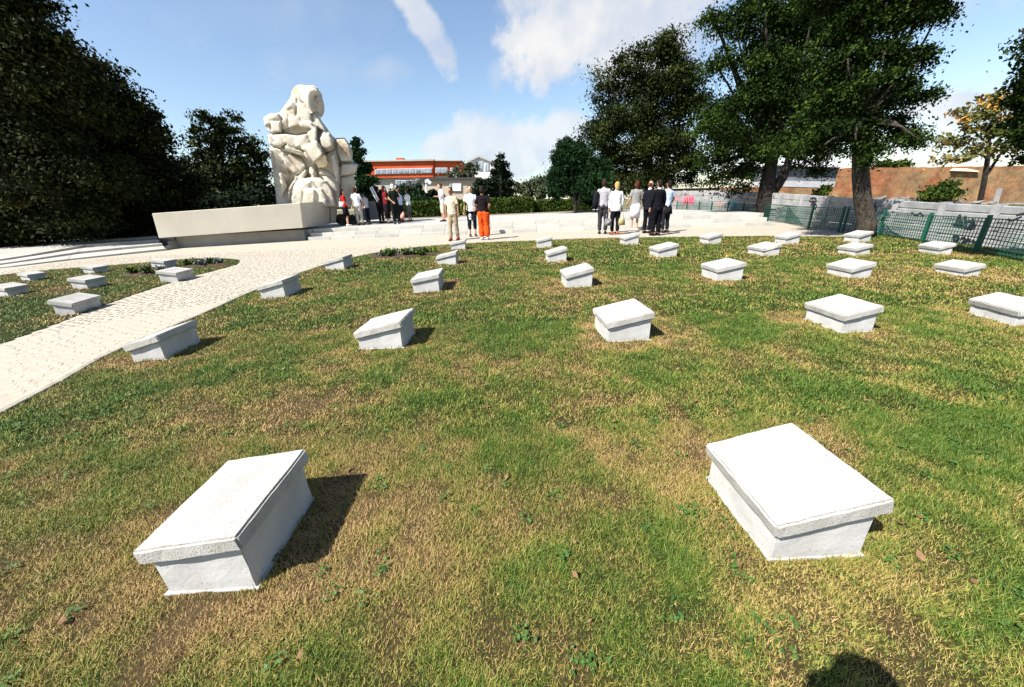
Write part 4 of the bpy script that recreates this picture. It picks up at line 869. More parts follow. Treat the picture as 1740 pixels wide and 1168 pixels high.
# ------------------------------------------------------------------ mesh fence
posts = []
for px_, py_ in ((1331, 379), (1373, 389), (1424, 395.5), (1431, 395.8), (1492, 400.8), (1566, 413), (1657, 430), (1762, 452)):
    posts.append(G(px_, py_))
tops = [348, 349, 351, 352, 356, 362, 366, 372]
far = []
for px_, yy in ((1149, 25.5), (1166, 24), (1187, 22.4), (1208, 21.0), (1236, 19.7), (1262, 18.6), (1297, 17.4)):
    q = D(px_, 360, yy); far.append(Vector((q.x, yy, 0)))
fe = empty('mesh_fence', (10, 12, 0), 'green wire mesh fence running along the right side in front of the concrete wall', 'fence'); bpy.context.view_layer.update()
allp = far + posts; th_ = [D(p_[0], 342 + i * .4, far[i].y).z for i, p_ in enumerate(((1149,), (1166,), (1187,), (1208,), (1236,), (1262,), (1297,)))]
th_ += [D(x_, t_, p_.y).z for (x_, t_, p_) in zip((1334, 1377, 1429, 1436, 1501, 1577, 1674, 1785), tops, posts)]
for p_, z_ in zip(allp, th_):
    bm = bmesh.new(); box_bm(bm, -.025, .025, -.025, .025, -.1, z_, Matrix.Translation((p_.x, p_.y, 0)))
    loc(link('post', bm_mesh('post', bm), fe, M['green']), fe)
for (p_, z0_), (q_, z1_) in zip(zip(allp, th_), zip(allp[1:], th_[1:])):
    d = q_ - p_; L = d.length
    if L < .4: continue
    bm = bmesh.new(); nv_ = max(4, int(L / .085)); r_ = .0048
    dn2 = d.normalized()
    M2 = Matrix.Translation(p_) @ Matrix.Rotation(math.atan2(d.y, d.x), 4, 'Z')
    for i in range(1, nv_):
        x_ = L * i / nv_; zt = z0_ + (z1_ - z0_) * i / nv_ - .05; box_bm(bm, x_ - r_, x_ + r_, -r_, r_, .05, zt, M2)
    nh = 9
    for j in range(nh):
        f_ = j / (nh - 1); za = .06 + f_ * (z0_ - .13); zb_ = .06 + f_ * (z1_ - .13); rr = r_ * (1.7 if j in (0, nh // 3, 2 * nh // 3, nh - 1) else 1)
        vs = box_bm(bm, .03, L - .03, -rr * 1.2 - .004, rr * 1.2 - .004, 0, 2 * rr)
        for v_ in vs: v_.co.z += za + (zb_ - za) * (v_.co.x / L); v_.co = M2 @ v_.co
    o = loc(link('mesh_panel', bm_mesh('mesh_panel', bm), fe, M['green']), fe)

# ------------------------------------------------------------------ concrete plank wall
WL = [Vector((11.6, 48)), Vector((11.75, 27.5)), Vector((11.9, 16.6)), Vector((11.05, 12.4)), Vector((10.1, 8.6)), Vector((9.75, 6.2)), Vector((9.9, 4.2))]
WT = [(1110, 325.5), (1134, 325), (1163, 324.5), (1196, 324), (1236, 323.5), (1330, 328.5), (1367, 331), (1412, 334), (1467, 337), (1528, 340.5), (1608, 345), (1700, 349), (1800, 353)]
def wallpt(px_, py_):
    best = None
    for a, b in zip(WL, WL[1:]):
        q = W(px_, py_, a, b); t_ = (q.to_2d() - a).dot(b - a) / (b - a).length_squared
        if -.002 <= t_ <= 1.002 and q.y > 0: best = q if best is None or q.y < best.y else best
    return best
ww = empty('concrete_wall', (11.5, 14, 0), 'grey-white concrete plank wall with graffiti behind the green mesh fence', 'wall'); bpy.context.view_layer.update()
nodes = [wallpt(*p_) for p_ in WT if wallpt(*p_)]
WN = []
for q in nodes:
    WN.append(q); bm = bmesh.new(); box_bm(bm, -.07, .07, -.07, .07, -.1, q.z + .02, Matrix.Translation((q.x, q.y, 0))); loc(link('wall_post', bm_mesh('wall_post', bm), ww, M['conc']), ww)
for p_, q_ in zip(nodes, nodes[1:]):
    d = (q_ - p_).to_2d(); L = d.length; M2 = Matrix.Translation((p_.x, p_.y, 0)) @ Matrix.Rotation(math.atan2(d.y, d.x), 4, 'Z'); npl = 5
    for j in range(npl):
        bm = bmesh.new(); vs = box_bm(bm, .07, L - .07, -.028, .028, 0, 1)
        for v_ in vs:
            zt = p_.z + (q_.z - p_.z) * v_.co.x / L; h_ = zt / npl; v_.co.z = h_ * j + (.004 if v_.co.z < .5 else h_ - .010)
        bmesh.ops.bevel(bm, geom=bm.edges[:], offset=.012, segments=1, affect='EDGES')
        bm.transform(M2); loc(link('plank', bm_mesh('plank', bm), ww, M['conc']), ww)
# graffiti strokes sprayed on the planks
def stroke(pts, wid, mat, nm='graffiti'):
    P_ = [wallpt(x_, y_) for x_, y_ in pts]
    if any(p_ is None for p_ in P_): return
    P_ = smooth_line(P_, 4); bm = bmesh.new(); prev = None
    for i, p_ in enumerate(P_):
        seg = None
        for a, b in zip(WL, WL[1:]):
            t_ = (p_.to_2d() - a).dot(b - a) / (b - a).length_squared
            if -.01 <= t_ <= 1.01 and ((p_.to_2d() - a) - (b - a) * t_).length < .05: seg = (b - a).normalized(); break
        if seg is None: continue
        n_ = Vector((seg.y, -seg.x, 0)); n_ = n_ if n_.x < 0 else -n_
        tan = (P_[min(i + 1, len(P_) - 1)] - P_[max(i - 1, 0)]).normalized(); s_ = tan.cross(n_).normalized() * wid * rnd.uniform(.7, 1.2) / 2
        c_ = p_ + n_ * .033; r_ = [bm.verts.new(c_ - s_), bm.verts.new(c_ + s_)]
        if prev: bm.faces.new((prev[0], prev[1], r_[1], r_[0]))
        prev = r_
    if len(bm.faces): loc(link(nm, bm_mesh(nm, bm), ww, mat), ww)
M['spray'] = material('black_spray', (.02, .02, .03), rough=.6); M['pink'] = material('pink_spray', (.55, .06, .12), (.7, .2, .25), 5, rough=.6)
M['teal'] = material('teal_paint', (.16, .36, .36), (.35, .5, .5), 3, .8)
M['orangespray'] = material('orange_spray', (.55, .25, .15), (.6, .4, .3), 5, .7)
def scrib(x0, y0, x1, y1, n, wid, mat, amp=.5):
    pts = []
    for i in range(n):
        t_ = i / (n - 1); pts.append((x0 + (x1 - x0) * t_ + rnd.uniform(-1, 1) * amp, (y0 if i % 2 else y1) + rnd.uniform(-1, 1) * amp))
    stroke(pts, wid, mat)
scrib(1159, 333, 1180, 348, 12, .17, M['pink'], 1.4); scrib(1158, 338, 1179, 345, 8, .15, M['pink'], 1.4); scrib(1159, 328, 1168, 333, 5, .07, M['spray'], 1)
scrib(1146, 333, 1155, 342, 5, .07, M['pink'], 1); scrib(1214, 328, 1224, 332, 6, .06, M['spray'], .8); scrib(1216, 344, 1228, 350, 6, .10, M['orangespray'], 1)
scrib(1237, 328, 1244, 338, 5, .08, M['spray'], 1); scrib(1246, 340, 1256, 355, 7, .12, M['teal'], 1.2); scrib(1240, 343, 1250, 356, 5, .14, M['teal'], 1)
for pts_ in ([(1378, 338), (1385, 337), (1389, 339)], [(1380, 343), (1390, 342)], [(1383, 336), (1382, 346), (1384, 352)], [(1379, 349), (1386, 347), (1389, 351), (1386, 356)], [(1376, 341), (1388, 347)]): stroke(pts_, .075, M['spray'])
for pts_ in ([(1427, 344), (1422, 343), (1418, 348), (1419, 356), (1424, 359), (1427, 355), (1427, 351), (1423, 351)], [(1431, 346), (1429, 358)], [(1437, 346), (1431, 352), (1436, 358)], [(1439, 349), (1442, 352)]): stroke(pts_, .06, M['spray'])
for pts_ in ([(1481, 344), (1475, 344), (1474, 350), (1479, 351)], [(1474, 356), (1480, 355)], [(1483, 345), (1491, 354)], [(1491, 344), (1483, 355)], [(1473, 358), (1492, 358)]): stroke(pts_, .06, M['spray'])
scrib(1341, 339, 1350, 342, 5, .05, M['spray'], 1)
for pts_ in ([(1634, 365), (1628, 380), (1640, 378)], [(1634, 365), (1636, 386)], [(1643, 367), (1645, 384)], [(1622, 380), (1650, 388), (1660, 386)], [(1646, 378), (1652, 376), (1655, 384), (1648, 386)], [(1655, 372), (1660, 384)],
             [(1622, 404), (1630, 401), (1632, 407), (1624, 410)], [(1624, 400), (1625, 412)], [(1636, 406), (1641, 404), (1643, 411), (1637, 411)], [(1646, 412), (1648, 406), (1652, 412)], [(1655, 408), (1660, 414)]): stroke(pts_, .05, M['spray'])
for pts_ in ([(1716, 372), (1722, 375), (1740, 368)], [(1730, 366), (1745, 362)], [(1551, 361), (1560, 366), (1566, 362), (1572, 368)]): stroke(pts_, .04, M['spray'])
# ------------------------------------------------------------------ things beyond the wall
def brick_mat():
    m = bpy.data.materials.new('old_brick'); m.use_nodes = True; t = m.node_tree; b = t.nodes['Principled BSDF']; b.inputs['Roughness'].default_value = .9
    tcn = nd(t, 'ShaderNodeTexCoord'); mp = nd(t, 'ShaderNodeMapping'); mp.inputs['Rotation'].default_value = (math.pi / 2, 0, 0); t.links.new(tcn.outputs['Object'], mp.inputs[0])
    br = nd(t, 'ShaderNodeTexBrick'); br.inputs['Scale'].default_value = 1.7; br.inputs['Color1'].default_value = (.27, .070, .025, 1); br.inputs['Color2'].default_value = (.33, .11, .04, 1); br.inputs['Mortar'].default_value = (.27, .18, .10, 1); br.inputs['Mortar Size'].default_value = .018
    t.links.new(mp.outputs[0], br.inputs['Vector'])
    n = nd(t, 'ShaderNodeTexNoise'); n.inputs['Scale'].default_value = .35; n.inputs['Detail'].default_value = 9; n.inputs['Roughness'].default_value = .65; t.links.new(tcn.outputs['Object'], n.inputs['Vector'])
    sx_ = nd(t, 'ShaderNodeSeparateXYZ'); t.links.new(tcn.outputs['Object'], sx_.inputs[0])
    hz = mth(t, 'MULTIPLY', mth(t, 'SUBTRACT', 2.9, sx_.outputs[2]), .9, True)
    k_ = mth(t, 'MULTIPLY', mth(t, 'MULTIPLY', mth(t, 'SUBTRACT', n.outputs[0], .38), 7, True), hz)
    mxc = nd(t, 'ShaderNodeMix', data_type='RGBA'); t.links.new(k_, mxc.inputs[0]); t.links.new(br.outputs[0], mxc.inputs[6]); mxc.inputs[7].default_value = (.27, .17, .085, 1)
    n5 = nd(t, 'ShaderNodeTexNoise'); n5.inputs['Scale'].default_value = 1.6; n5.inputs['Detail'].default_value = 10; n5.inputs['Roughness'].default_value = .8; t.links.new(tcn.outputs['Object'], n5.inputs['Vector'])
    r5 = nd(t, 'ShaderNodeValToRGB'); r5.color_ramp.elements[0].position = .35; r5.color_ramp.elements[0].color = (.38, .36, .34, 1); r5.color_ramp.elements[1].position = .62; r5.color_ramp.elements[1].color = (1.15, 1.12, 1.05, 1); t.links.new(n5.outputs[0], r5.inputs[0])
    m5 = nd(t, 'ShaderNodeMix', data_type='RGBA', blend_type='MULTIPLY'); m5.inputs[0].default_value = 1; t.links.new(mxc.outputs[2], m5.inputs[6]); t.links.new(r5.outputs[0], m5.inputs[7]); t.links.new(m5.outputs[2], b.inputs['Base Color'])
    n3 = nd(t, 'ShaderNodeTexNoise'); n3.inputs['Scale'].default_value = 4; n3.inputs['Detail'].default_value = 8; t.links.new(tcn.outputs['Object'], n3.inputs['Vector'])
    bp = nd(t, 'ShaderNodeBump'); bp.inputs['Strength'].default_value = .7; bp.inputs['Distance'].default_value = .04; t.links.new(n3.outputs[0], bp.inputs['Height']); t.links.new(bp.outputs[0], b.inputs['Normal'])
    return m
M['brick'] = brick_mat()
yb = 26
p0 = D(1436, 286, yb); p1 = D(1742, 295, yb)
bm = bmesh.new(); n = 60; rows = []
for i in range(n + 1):
    x_ = p0.x + (p1.x + 10 - p0.x) * i / n; z_ = p0.z + (p1.z - p0.z) * i / n * .75 + .06 * mnoise.noise(Vector((x_ * 1.3, 0, 0)))
    rows.append([bm.verts.new((x_, yb, -.1)), bm.verts.new((x_, yb, z_)), bm.verts.new((x_, yb + .5, z_)), bm.verts.new((x_, yb + .5, -.1))])
for a, b in zip(rows, rows[1:]):
    for j in range(4): bm.faces.new((a[j], a[(j + 1) % 4], b[(j + 1) % 4], b[j]))
bm.faces.new(rows[0]); bm.faces.new(rows[-1][::-1])
tag(link('brick_wall', bm_mesh('brick_wall', bm), mat=M['brick']), 'long weathered orange brick wall with worn plaster, beyond the concrete wall', 'wall')
M['tile'] = material('coping', (.4, .3, .2), (.55, .48, .38), 4, .9, .5)
for px_, w_ in ((1640, 26),):
    a, b = D(px_ - w_, 288, yb), D(px_ + w_ * .8, 290, yb); hx = []
    bm = bmesh.new(); hull_bm(bm, [Vector((a.x, yb - .2, a.z - .1)), Vector((b.x, yb - .2, b.z - .1)), Vector((a.x + .4, yb + .2, a.z + .25)), Vector((b.x, yb + .2, b.z + .12)), Vector((a.x, yb + 1.2, a.z)), Vector((b.x, yb + 1.2, b.z))])
    tag(link('rubble_roof', bm_mesh('rubble_roof', bm), mat=M['tile']), 'broken pale tiled ledge on top of the brick wall', 'roof')
# grey shed
sh = empty('shed', (24, 30, 0), 'grey boarded shed with a pale roof seen between the two locust trunks', 'shed'); bpy.context.view_layer.update()
M['shed'] = material('shed_boards', (.10, .11, .13), (.16, .17, .19), 1.5, .8); M['shedlow'] = material('shed_band', (.34, .35, .37), (.42, .43, .45), 2, .8); M['roofp'] = material('roof_pale', (.55, .57, .6), (.7, .7, .7), 2, .6)
a, b, c, d = D(1318, 279, 31), D(1427, 283, 31), D(1425, 309, 31), D(1316, 307, 31)
def quadbox(nm, a, b, c, d, dep, mat, par):
    bm = bmesh.new(); f_ = [bm.verts.new(q) for q in (a, b, c, d)]; g_ = [bm.verts.new(q + Vector((0, dep, 0))) for q in (a, b, c, d)]
    for q in ((0, 1, 2, 3), (0, 4, 5, 1), (1, 5, 6, 2), (2, 6, 7, 3), (3, 7, 4, 0), (7, 6, 5, 4)): bm.faces.new([(f_ + g_)[i] for i in q])
    return loc(link(nm, bm_mesh(nm, bm), par, mat), par)
nb = 5
for i in range(nb):
    l0, l1 = a.lerp(d, i / nb), a.lerp(d, (i + .96) / nb); r0_, r1_ = b.lerp(c, i / nb), b.lerp(c, (i + .96) / nb); quadbox('board', l0, r0_, r1_, l1, 3, M['shed'], sh)
e_, f_ = D(1426, 320, 31), D(1315, 317, 31); quadbox('band', d + Vector((0, -.03, 0)), c + Vector((0, -.03, 0)), e_ + Vector((0, -.03, 0)), f_ + Vector((0, -.03, 0)), 3, M['shedlow'], sh)
g_, h_ = D(1426, 345, 31), D(1315, 345, 31); quadbox('brick_base', f_, e_, g_, h_, 3, M['brick'], sh)
r_a, r_b = D(1300, 270, 33), D(1415, 271, 33); bm = bmesh.new(); hull_bm(bm, [a + Vector((-.6, -.4, 0)), b + Vector((.3, -.4, 0)), r_a, r_b, a + Vector((-.6, -.4, -.12)), b + Vector((.3, -.4, -.12)), r_a + Vector((0, 3, -.5)), r_b + Vector((0, 3, -.5))]); loc(link('roof', bm_mesh('roof', bm), sh, M['roofp']), sh)
# low brick remains left of the shed
o = quadbox('brick_base', D(1140, 321, 33), D(1312, 317, 33), D(1312, 350, 33), D(1140, 350, 33), 1, M['brick'], sh)
# rubble along the back of the concrete wall
M['junk'] = material('junk', (.05, .045, .04), (.26, .25, .23), 2.5, .9, .3)
bm = bmesh.new()
for i in range(60):
    px_ = rnd.uniform(1495, 1745); c = D(px_, 341 + (px_ - 1500) * .045 + rnd.uniform(-3, 3), 13.5); r_ = rnd.uniform(.08, .22); hull_bm(bm, [c + Vector((rnd.uniform(-r_, r_) * 1.6, rnd.uniform(-r_, r_), rnd.uniform(-r_, r_) * .7)) for _ in range(9)])
tag(link('rubble', bm_mesh('rubble', bm), mat=M['junk']), 'heap of broken stone and scrap showing along the top of the concrete wall', 'rubble', kind='stuff')
bk = D(1620, 355, 14.5)
bm = bmesh.new(); hull_bm(bm, [D(1490, 347, 13.2), D(1760, 364, 13.2), D(1490, 349, 16), D(1760, 364, 16), Vector((14.6, 13.2, -.02)), Vector((30, 13.2, -.02)), Vector((16, 18, -.02)), Vector((33, 18, -.02))])
tag(link('earth_bank', bm_mesh('earth_bank', bm), mat=M['groundm']), kind='structure')
pp = D(1692, 344, 13.6); e = box('concrete_post', -.045, .045, -.045, .045, 0, .45, M['conc'], None, Matrix.Translation(pp) @ Matrix.Rotation(-.12, 4, 'Y')); tag(e, 'short pale concrete post sticking up behind the wall near the autumn tree', 'post')

# ------------------------------------------------------------------ far buildings
M['orange'] = material('orange_render', (.38, .055, .014), (.44, .075, .02), .4, .8); M['whiter'] = material('white_render', (.62, .62, .60), (.72, .72, .70), .3, .8)
M['greyr'] = material('grey_render', (.30, .29, .27), (.38, .37, .34), .3, .8); M['beige'] = material('beige_render', (.36, .30, .23), (.43, .36, .28), .4, .85)
M['glass'] = material('window_glass', (.05, .07, .10), (.25, .3, .36), .3, .15, spec=.6); M['frame'] = material('window_frame', (.55, .56, .58), rough=.5); M['dark'] = material('dark_trim', (.04, .035, .035), rough=.7); M['blind'] = material('blind', (.16, .19, .25), (.26, .29, .34), .8, .7)
def bpart(nm, x0, y0, x1, y1, dist_, dep, mat, par, push=0., slope=0.):
    a, b, c, d = D(x0, y0, dist_ - push), D(x1, y0 + slope, dist_ - push), D(x1, y1 + slope * .8, dist_ - push), D(x0, y1, dist_ - push); return quadbox(nm, a, b, c, d, dep, mat, par)
def win(x0, y0, x1, y1, dist_, par, push=.15, split=1, blind=False):
    f_ = bpart('window', x0, y0, x1, y1, dist_, .3, M['frame'], par, push)
    for i in range(split):
        wd_ = (x1 - x0) / split; g = bpart('pane', x0 + wd_ * i + .7, y0 + .8, x0 + wd_ * (i + 1) - .7, y1 - .8, dist_, .1, M['blind'] if blind else M['glass'], f_, push + .06)
        if blind: bpart('pane', x0 + wd_ * i + .7, (y0 + y1) / 2 + rnd.uniform(-1, 2), x0 + wd_ * (i + 1) - .7, y1 - .8, dist_, .1, M['glass'], f_, push + .10)
    return f_
DB = 90
ob = empty('orange_building', (D(700, 300, DB).x, DB, 0), 'long orange-red building with a strip of white framed windows, left of centre', 'building'); bpy.context.view_layer.update()
bpart('wall', 618, 275, 736, 303, DB, 14, M['orange'], ob, 0, -2.2)
bpart('wall', 736, 273.5, 783, 298.5, DB + .6, 14, M['orange'], ob, 0, 0)
bpart('lower_wall', 618, 303, 736, 345, DB + .8, 12, M['greyr'], ob, 0, -2); bpart('lower_wall', 736, 299, 783, 345, DB + 1, 12, M['greyr'], ob)
bpart('roof_edge', 617, 272.6, 737, 275, DB, 15, M['greyr'], ob, .5, -2.2); bpart('roof_edge', 737.5, 271.8, 784, 273.6, DB, 15, M['greyr'], ob, .3)
bpart('chimney', 673, 268.5, 684.5, 273, DB + 4, 2, M['orange'], ob)
for i in range(10):
    x_ = 637 + i * 9.75; y_ = 287.6 - i * .22; win(x_, y_, x_ + 9.2, y_ + 8.8, DB, ob, .2, 1, True)
for i in range(3): win(740 + i * 10.5 + (4 if i == 2 else 0), 285.2, 749.6 + i * 10.5 + (4 if i == 2 else 0), 294.5, DB, ob, .1, 1, True)
for i in range(4): win(672 + i * 10, 306.5, 680.5 + i * 10, 316, DB, ob, .1)
wb = empty('white_house', (D(810, 300, DB + 12).x, DB + 12, 0), 'white gabled house with tall windows right of the orange building', 'building'); bpy.context.view_layer.update()
DW = DB + 12
bm = bmesh.new(); pl = [D(785, 345, DW), D(785, 277, DW), D(797, 275, DW), D(813, 268.5, DW), D(842, 279, DW), D(842, 345, DW)]
f_ = [bm.verts.new(q) for q in pl]; g_ = [bm.verts.new(q + Vector((0, 12, 0))) for q in pl]; bm.faces.new(f_[::-1]); bm.faces.new(g_)
for i in range(6): bm.faces.new((f_[i], f_[(i + 1) % 6], g_[(i + 1) % 6], g_[i]))
loc(link('wall', bm_mesh('wall', bm), wb, M['whiter']), wb)
for a, b in (((795, 276.5), (813, 267.6)), ((813, 267.6), (844, 279.2))):
    A_, B_ = D(*a, DW - .5), D(*b, DW - .5); bm = bmesh.new(); hull_bm(bm, [A_, B_, A_ + Vector((0, 0, .35)), B_ + Vector((0, 0, .35)), A_ + Vector((0, 13, 0)), B_ + Vector((0, 13, 0)), A_ + Vector((0, 13, .35)), B_ + Vector((0, 13, .35))]); loc(link('roof', bm_mesh('roof', bm), wb, M['greyr']), wb)
for x0, y0, x1, y1 in ((805, 275, 812, 283), (813, 275, 821, 291), (824, 278, 832, 291), (801, 279, 804.5, 284)): win(x0, y0, x1, y1, DW, wb, .1, 1 if x1 - x0 < 7.5 else 2)
DE = 52
be = empty('beige_building', (D(765, 320, DE).x, DE, 0), 'low beige flat-roofed building with one white shuttered window behind the hedge', 'building'); bpy.context.view_layer.update()
bpart('wall', 716, 306, 812, 345, DE, 8, M['beige'], be, 0, -1.5); bpart('wall', 706, 303.5, 716, 345, DE + 2, 8, M['greyr'], be); bpart('roof', 712, 302.8, 818, 306, DE, 9, M['dark'], be, .4, -1.5)
f_ = bpart('window', 764, 311, 784.5, 325.5, DE, .3, M['frame'], be, .1); bpart('shutter', 769, 312.5, 783, 324.5, DE, .1, M['whiter'], f_, .2); bpart('pane', 765, 313, 768.5, 324, DE, .1, M['glass'], f_, .2)
bpart('vent_box', 763, 297, 776, 303, DE + 3, 1, M['whiter'], be)
for px_, y0, y1, yy, lab in ((723.5, 306, 337, 45, 'pale slanting lamp post in front of the beige building'), (930, 319, 343, 42, 'thin pale pole behind the short hedge')):
    a, b = D(px_, y0, yy), D(px_ + (3 if px_ < 800 else .3), y1 + 12, yy); bm = bmesh.new(); tube_bm(bm, [Vector((b.x, yy, ZP - .5)), b, a], [.13, .12, .10], 8)
    if px_ < 800: tube_bm(bm, [a + Vector((.1, 0, 0)), a + Vector((.5, 0, -.4))], [.18, .2], 8)
    tag(link('pole', bm_mesh('pole', bm), mat=M['frame']), lab, 'pole')
pwl = empty('pale_wall', (6, 40, 0), 'cream garden wall glimpsed between the pine trunks', 'wall'); bpy.context.view_layer.update()
M['cream'] = material('cream_render', (.70, .64, .50), (.76, .72, .6), .5, .8)
for i in range(5): bpart('wall_panel', 937 + i * 17, 327 - i * .2, 953.4 + i * 17, 350, 42, .4, M['cream'], pwl)

# ------------------------------------------------------------------ people
SK = material('skin', (.42, .22, .14), (.48, .27, .18), 8, .55); SKD = material('skin_tanned', (.26, .13, .08), rough=.55)
def clothm(nm, c, c2=None, s=10): return material(nm, tuple(x_ * .8 for x_ in c), c2 or tuple(min(1, x_ * 1.0 + .001) for x_ in c), s, .9, .3, 30, spec=.05)
PERS = []
def person(px_, feet, head, zg, face, label, shirt, pants, hair=(.02, .015, .01), shoes=(.03, .03, .03), skirt=None, pose='stand', sleeves='short', legs='long', skin=None, arms=None, stride=.0, jacket=None, pants_w=1., hat=None, group=None, lean=0., pos=None, height=None, bald=False):
    g = pos if pos is not None else G(px_, feet, zg); h_ = height or (D(px_, head, g.y).z - zg)
    s = h_ / 1.75; e = empty('person', g, label, 'person', group, face); e.scale = (s, s, s); sk = skin or SK
    A = arms or (((.215, .02, 1.16), (.225, .10, .93)), ((-.215, .02, 1.16), (-.225, .10, .93)))       # elbow, wrist for each side
    sh_ = [(.16, 0, 1.405), (-.16, 0, 1.405)]; hp = [(.085, 0, .92), (-.085, 0, .92)]
    kn = [(.095, .03 + stride * .5, .50), (-.095, .03 - stride * .4, .50)]; an = [(.10, stride, .09), (-.10, -stride, .09)]
    lz = lambda p_: (p_[0], p_[1] + lean * max(0, p_[2] - .95), p_[2])
    bm = bmesh.new()
    tube_bm(bm, [lz(p_) for p_ in ((0, 0, .86), (0, .005, .98), (0, .01, 1.10), (0, .015, 1.26), (0, .005, 1.38), (0, 0, 1.46))], [(.15, .10), (.155, .105), (.13, .09), (.155, .10), (.17, .09), (.09, .06)], 14)
    tube_bm(bm, [lz((0, 0, 1.42)), lz((0, .015, 1.56))], [.055, .052], 10); ball_bm(bm, lz((0, .025, 1.645)), (.076, .095, .112), 14, 10); ball_bm(bm, lz((0, .06, 1.575)), (.045, .04, .035), 8, 6)
    tube_bm(bm, [lz((0, .105, 1.66)), lz((0, .135, 1.625)), lz((0, .112, 1.615))], [.012, .017, .012], 6)
    for k_ in (0, 1):
        sd2 = 1 - 2 * k_; el, wr = A[k_]; el, wr = lz(el), lz(wr)
        ball_bm(bm, lz(sh_[k_]), .058, 8, 6); tube_bm(bm, [lz(sh_[k_]), el], [.052, .040], 10); ball_bm(bm, el, .041, 8, 6); tube_bm(bm, [el, wr], [.041, .026], 10)
        hd = (Vector(wr) - Vector(el)).normalized(); hw = Vector(wr) + hd * .05; tube_bm(bm, [wr, hw, Vector(wr) + hd * .09], [(.026, .026), (.036, .026), (.034, .022)], 8)
        tube_bm(bm, [hp[k_], kn[k_]], [.082, .056], 12); ball_bm(bm, kn[k_], .056, 8, 6); tube_bm(bm, [kn[k_], an[k_]], [.055, .036], 12)
        a_ = Vector(an[k_]); tube_bm(bm, [a_ + Vector((0, -.05, -.05)), a_ + Vector((0, .06, -.055)), a_ + Vector((0, .17, -.065))], [.036, .040, .028], 8); ball_bm(bm, lz((sd2 * .078, .02, 1.645)), (.012, .02, .03), 6, 5)
    me = remeshed('body', bm, .021, True, 1)
    bm = bmesh.new(); bm.from_mesh(me)
    for k_ in (0, 1):
        el, wr = lz(A[k_][0]), lz(A[k_][1]); hd = (Vector(wr) - Vector(el)).normalized(); sd3 = hd.cross(Vector((0, 1, 0)) if abs(hd.y) < .8 else Vector((0, 0, 1))).normalized(); nn_ = hd.cross(sd3).normalized() * (1 if k_ else -1)
        for q in range(4):
            o_ = sd3 * (.027 - q * .018); l_ = (.060, .072, .068, .052)[q]; st_ = Vector(wr) + hd * .075 + o_; tube_bm(bm, [st_, st_ + hd * l_ * .6, st_ + hd * l_ * .9 + nn_ * .018], [.0088, .0082, .0062], 6)
        st_ = Vector(wr) + hd * .03 + sd3 * .03; tube_bm(bm, [st_, st_ + hd * .03 + sd3 * .022, st_ + hd * .058 + sd3 * .024], [.011, .010, .007], 6)
    me2 = bm_mesh('body', bm, True); link('body', me2, e, sk)
    # eyes
    bm = bmesh.new(); [ball_bm(bm, lz((x_, .111, 1.655)), (.010, .006, .006), 6, 4) for x_ in (.03, -.03)]; link('eyes', bm_mesh('eyes', bm), e, M['dark'])
    # hair
    bm = bmesh.new()
    if bald: ball_bm(bm, lz((0, -.02, 1.64)), (.081, .075, .07), 12, 8)
    else:
        ball_bm(bm, lz((0, .0, 1.675)), (.086, .098, .10), 14, 10); ball_bm(bm, lz((0, -.035, 1.62)), (.082, .07, .095), 12, 8)
        if skirt or hat == 'long': ball_bm(bm, lz((0, -.04, 1.57)), (.085, .06, .10), 12, 8)
    link('hair', remeshed('hair', bm, .02, True, 1), e, clothm('hair_col', hair, None, 40))
    # upper clothing
    bm = bmesh.new(); jk = jacket is not None; hem = .80 if jk else .88; g_ = .022 if jk else .014
    tube_bm(bm, [lz(p_) for p_ in ((0, 0, hem), (0, .005, .98), (0, .01, 1.10), (0, .015, 1.26), (0, .005, 1.38), (0, 0, 1.455), (0, 0, 1.49))], [(.165 + g_, .11 + g_), (.162 + g_, .108 + g_), (.148 + g_, .10 + g_), (.163 + g_, .106 + g_), (.175 + g_, .095 + g_), (.11, .07), (.064, .06)], 16)
    for k_ in (0, 1):
        el, wr = lz(A[k_][0]), lz(A[k_][1]); s0 = lz(sh_[k_]); ball_bm(bm, s0, .062, 10, 8)
        if sleeves == 'short': tube_bm(bm, [s0, Vector(s0).lerp(Vector(el), .8)], [.062, .060], 12)
        else: tube_bm(bm, [s0, el], [.068, .056], 12); ball_bm(bm, el, .056, 8, 6); tube_bm(bm, [el, Vector(el).lerp(Vector(wr), .95)], [.056, .042], 12)
    me = remeshed('shirt', bm, .022, True, 1)
    for v_ in me.vertices: v_.co += Vector((mnoise.noise(v_.co * 9), mnoise.noise(v_.co * 9 + Vector((4, 0, 0))), 0)) * .012
    link('jacket' if jk else 'shirt', me, e, clothm('top_cloth', jacket or shirt))
    if jk:      # shirt front and collar
        bm = bmesh.new(); tube_bm(bm, [lz((0, 0, 1.44)), lz((0, .005, 1.52))], [.068, .062], 10); box_bm(bm, -.035, .035, .10, .132, 1.12, 1.44); link('shirt', bm_mesh('shirt', bm), e, clothm('shirt_cloth', shirt))
    # lower clothing
    bm = bmesh.new()
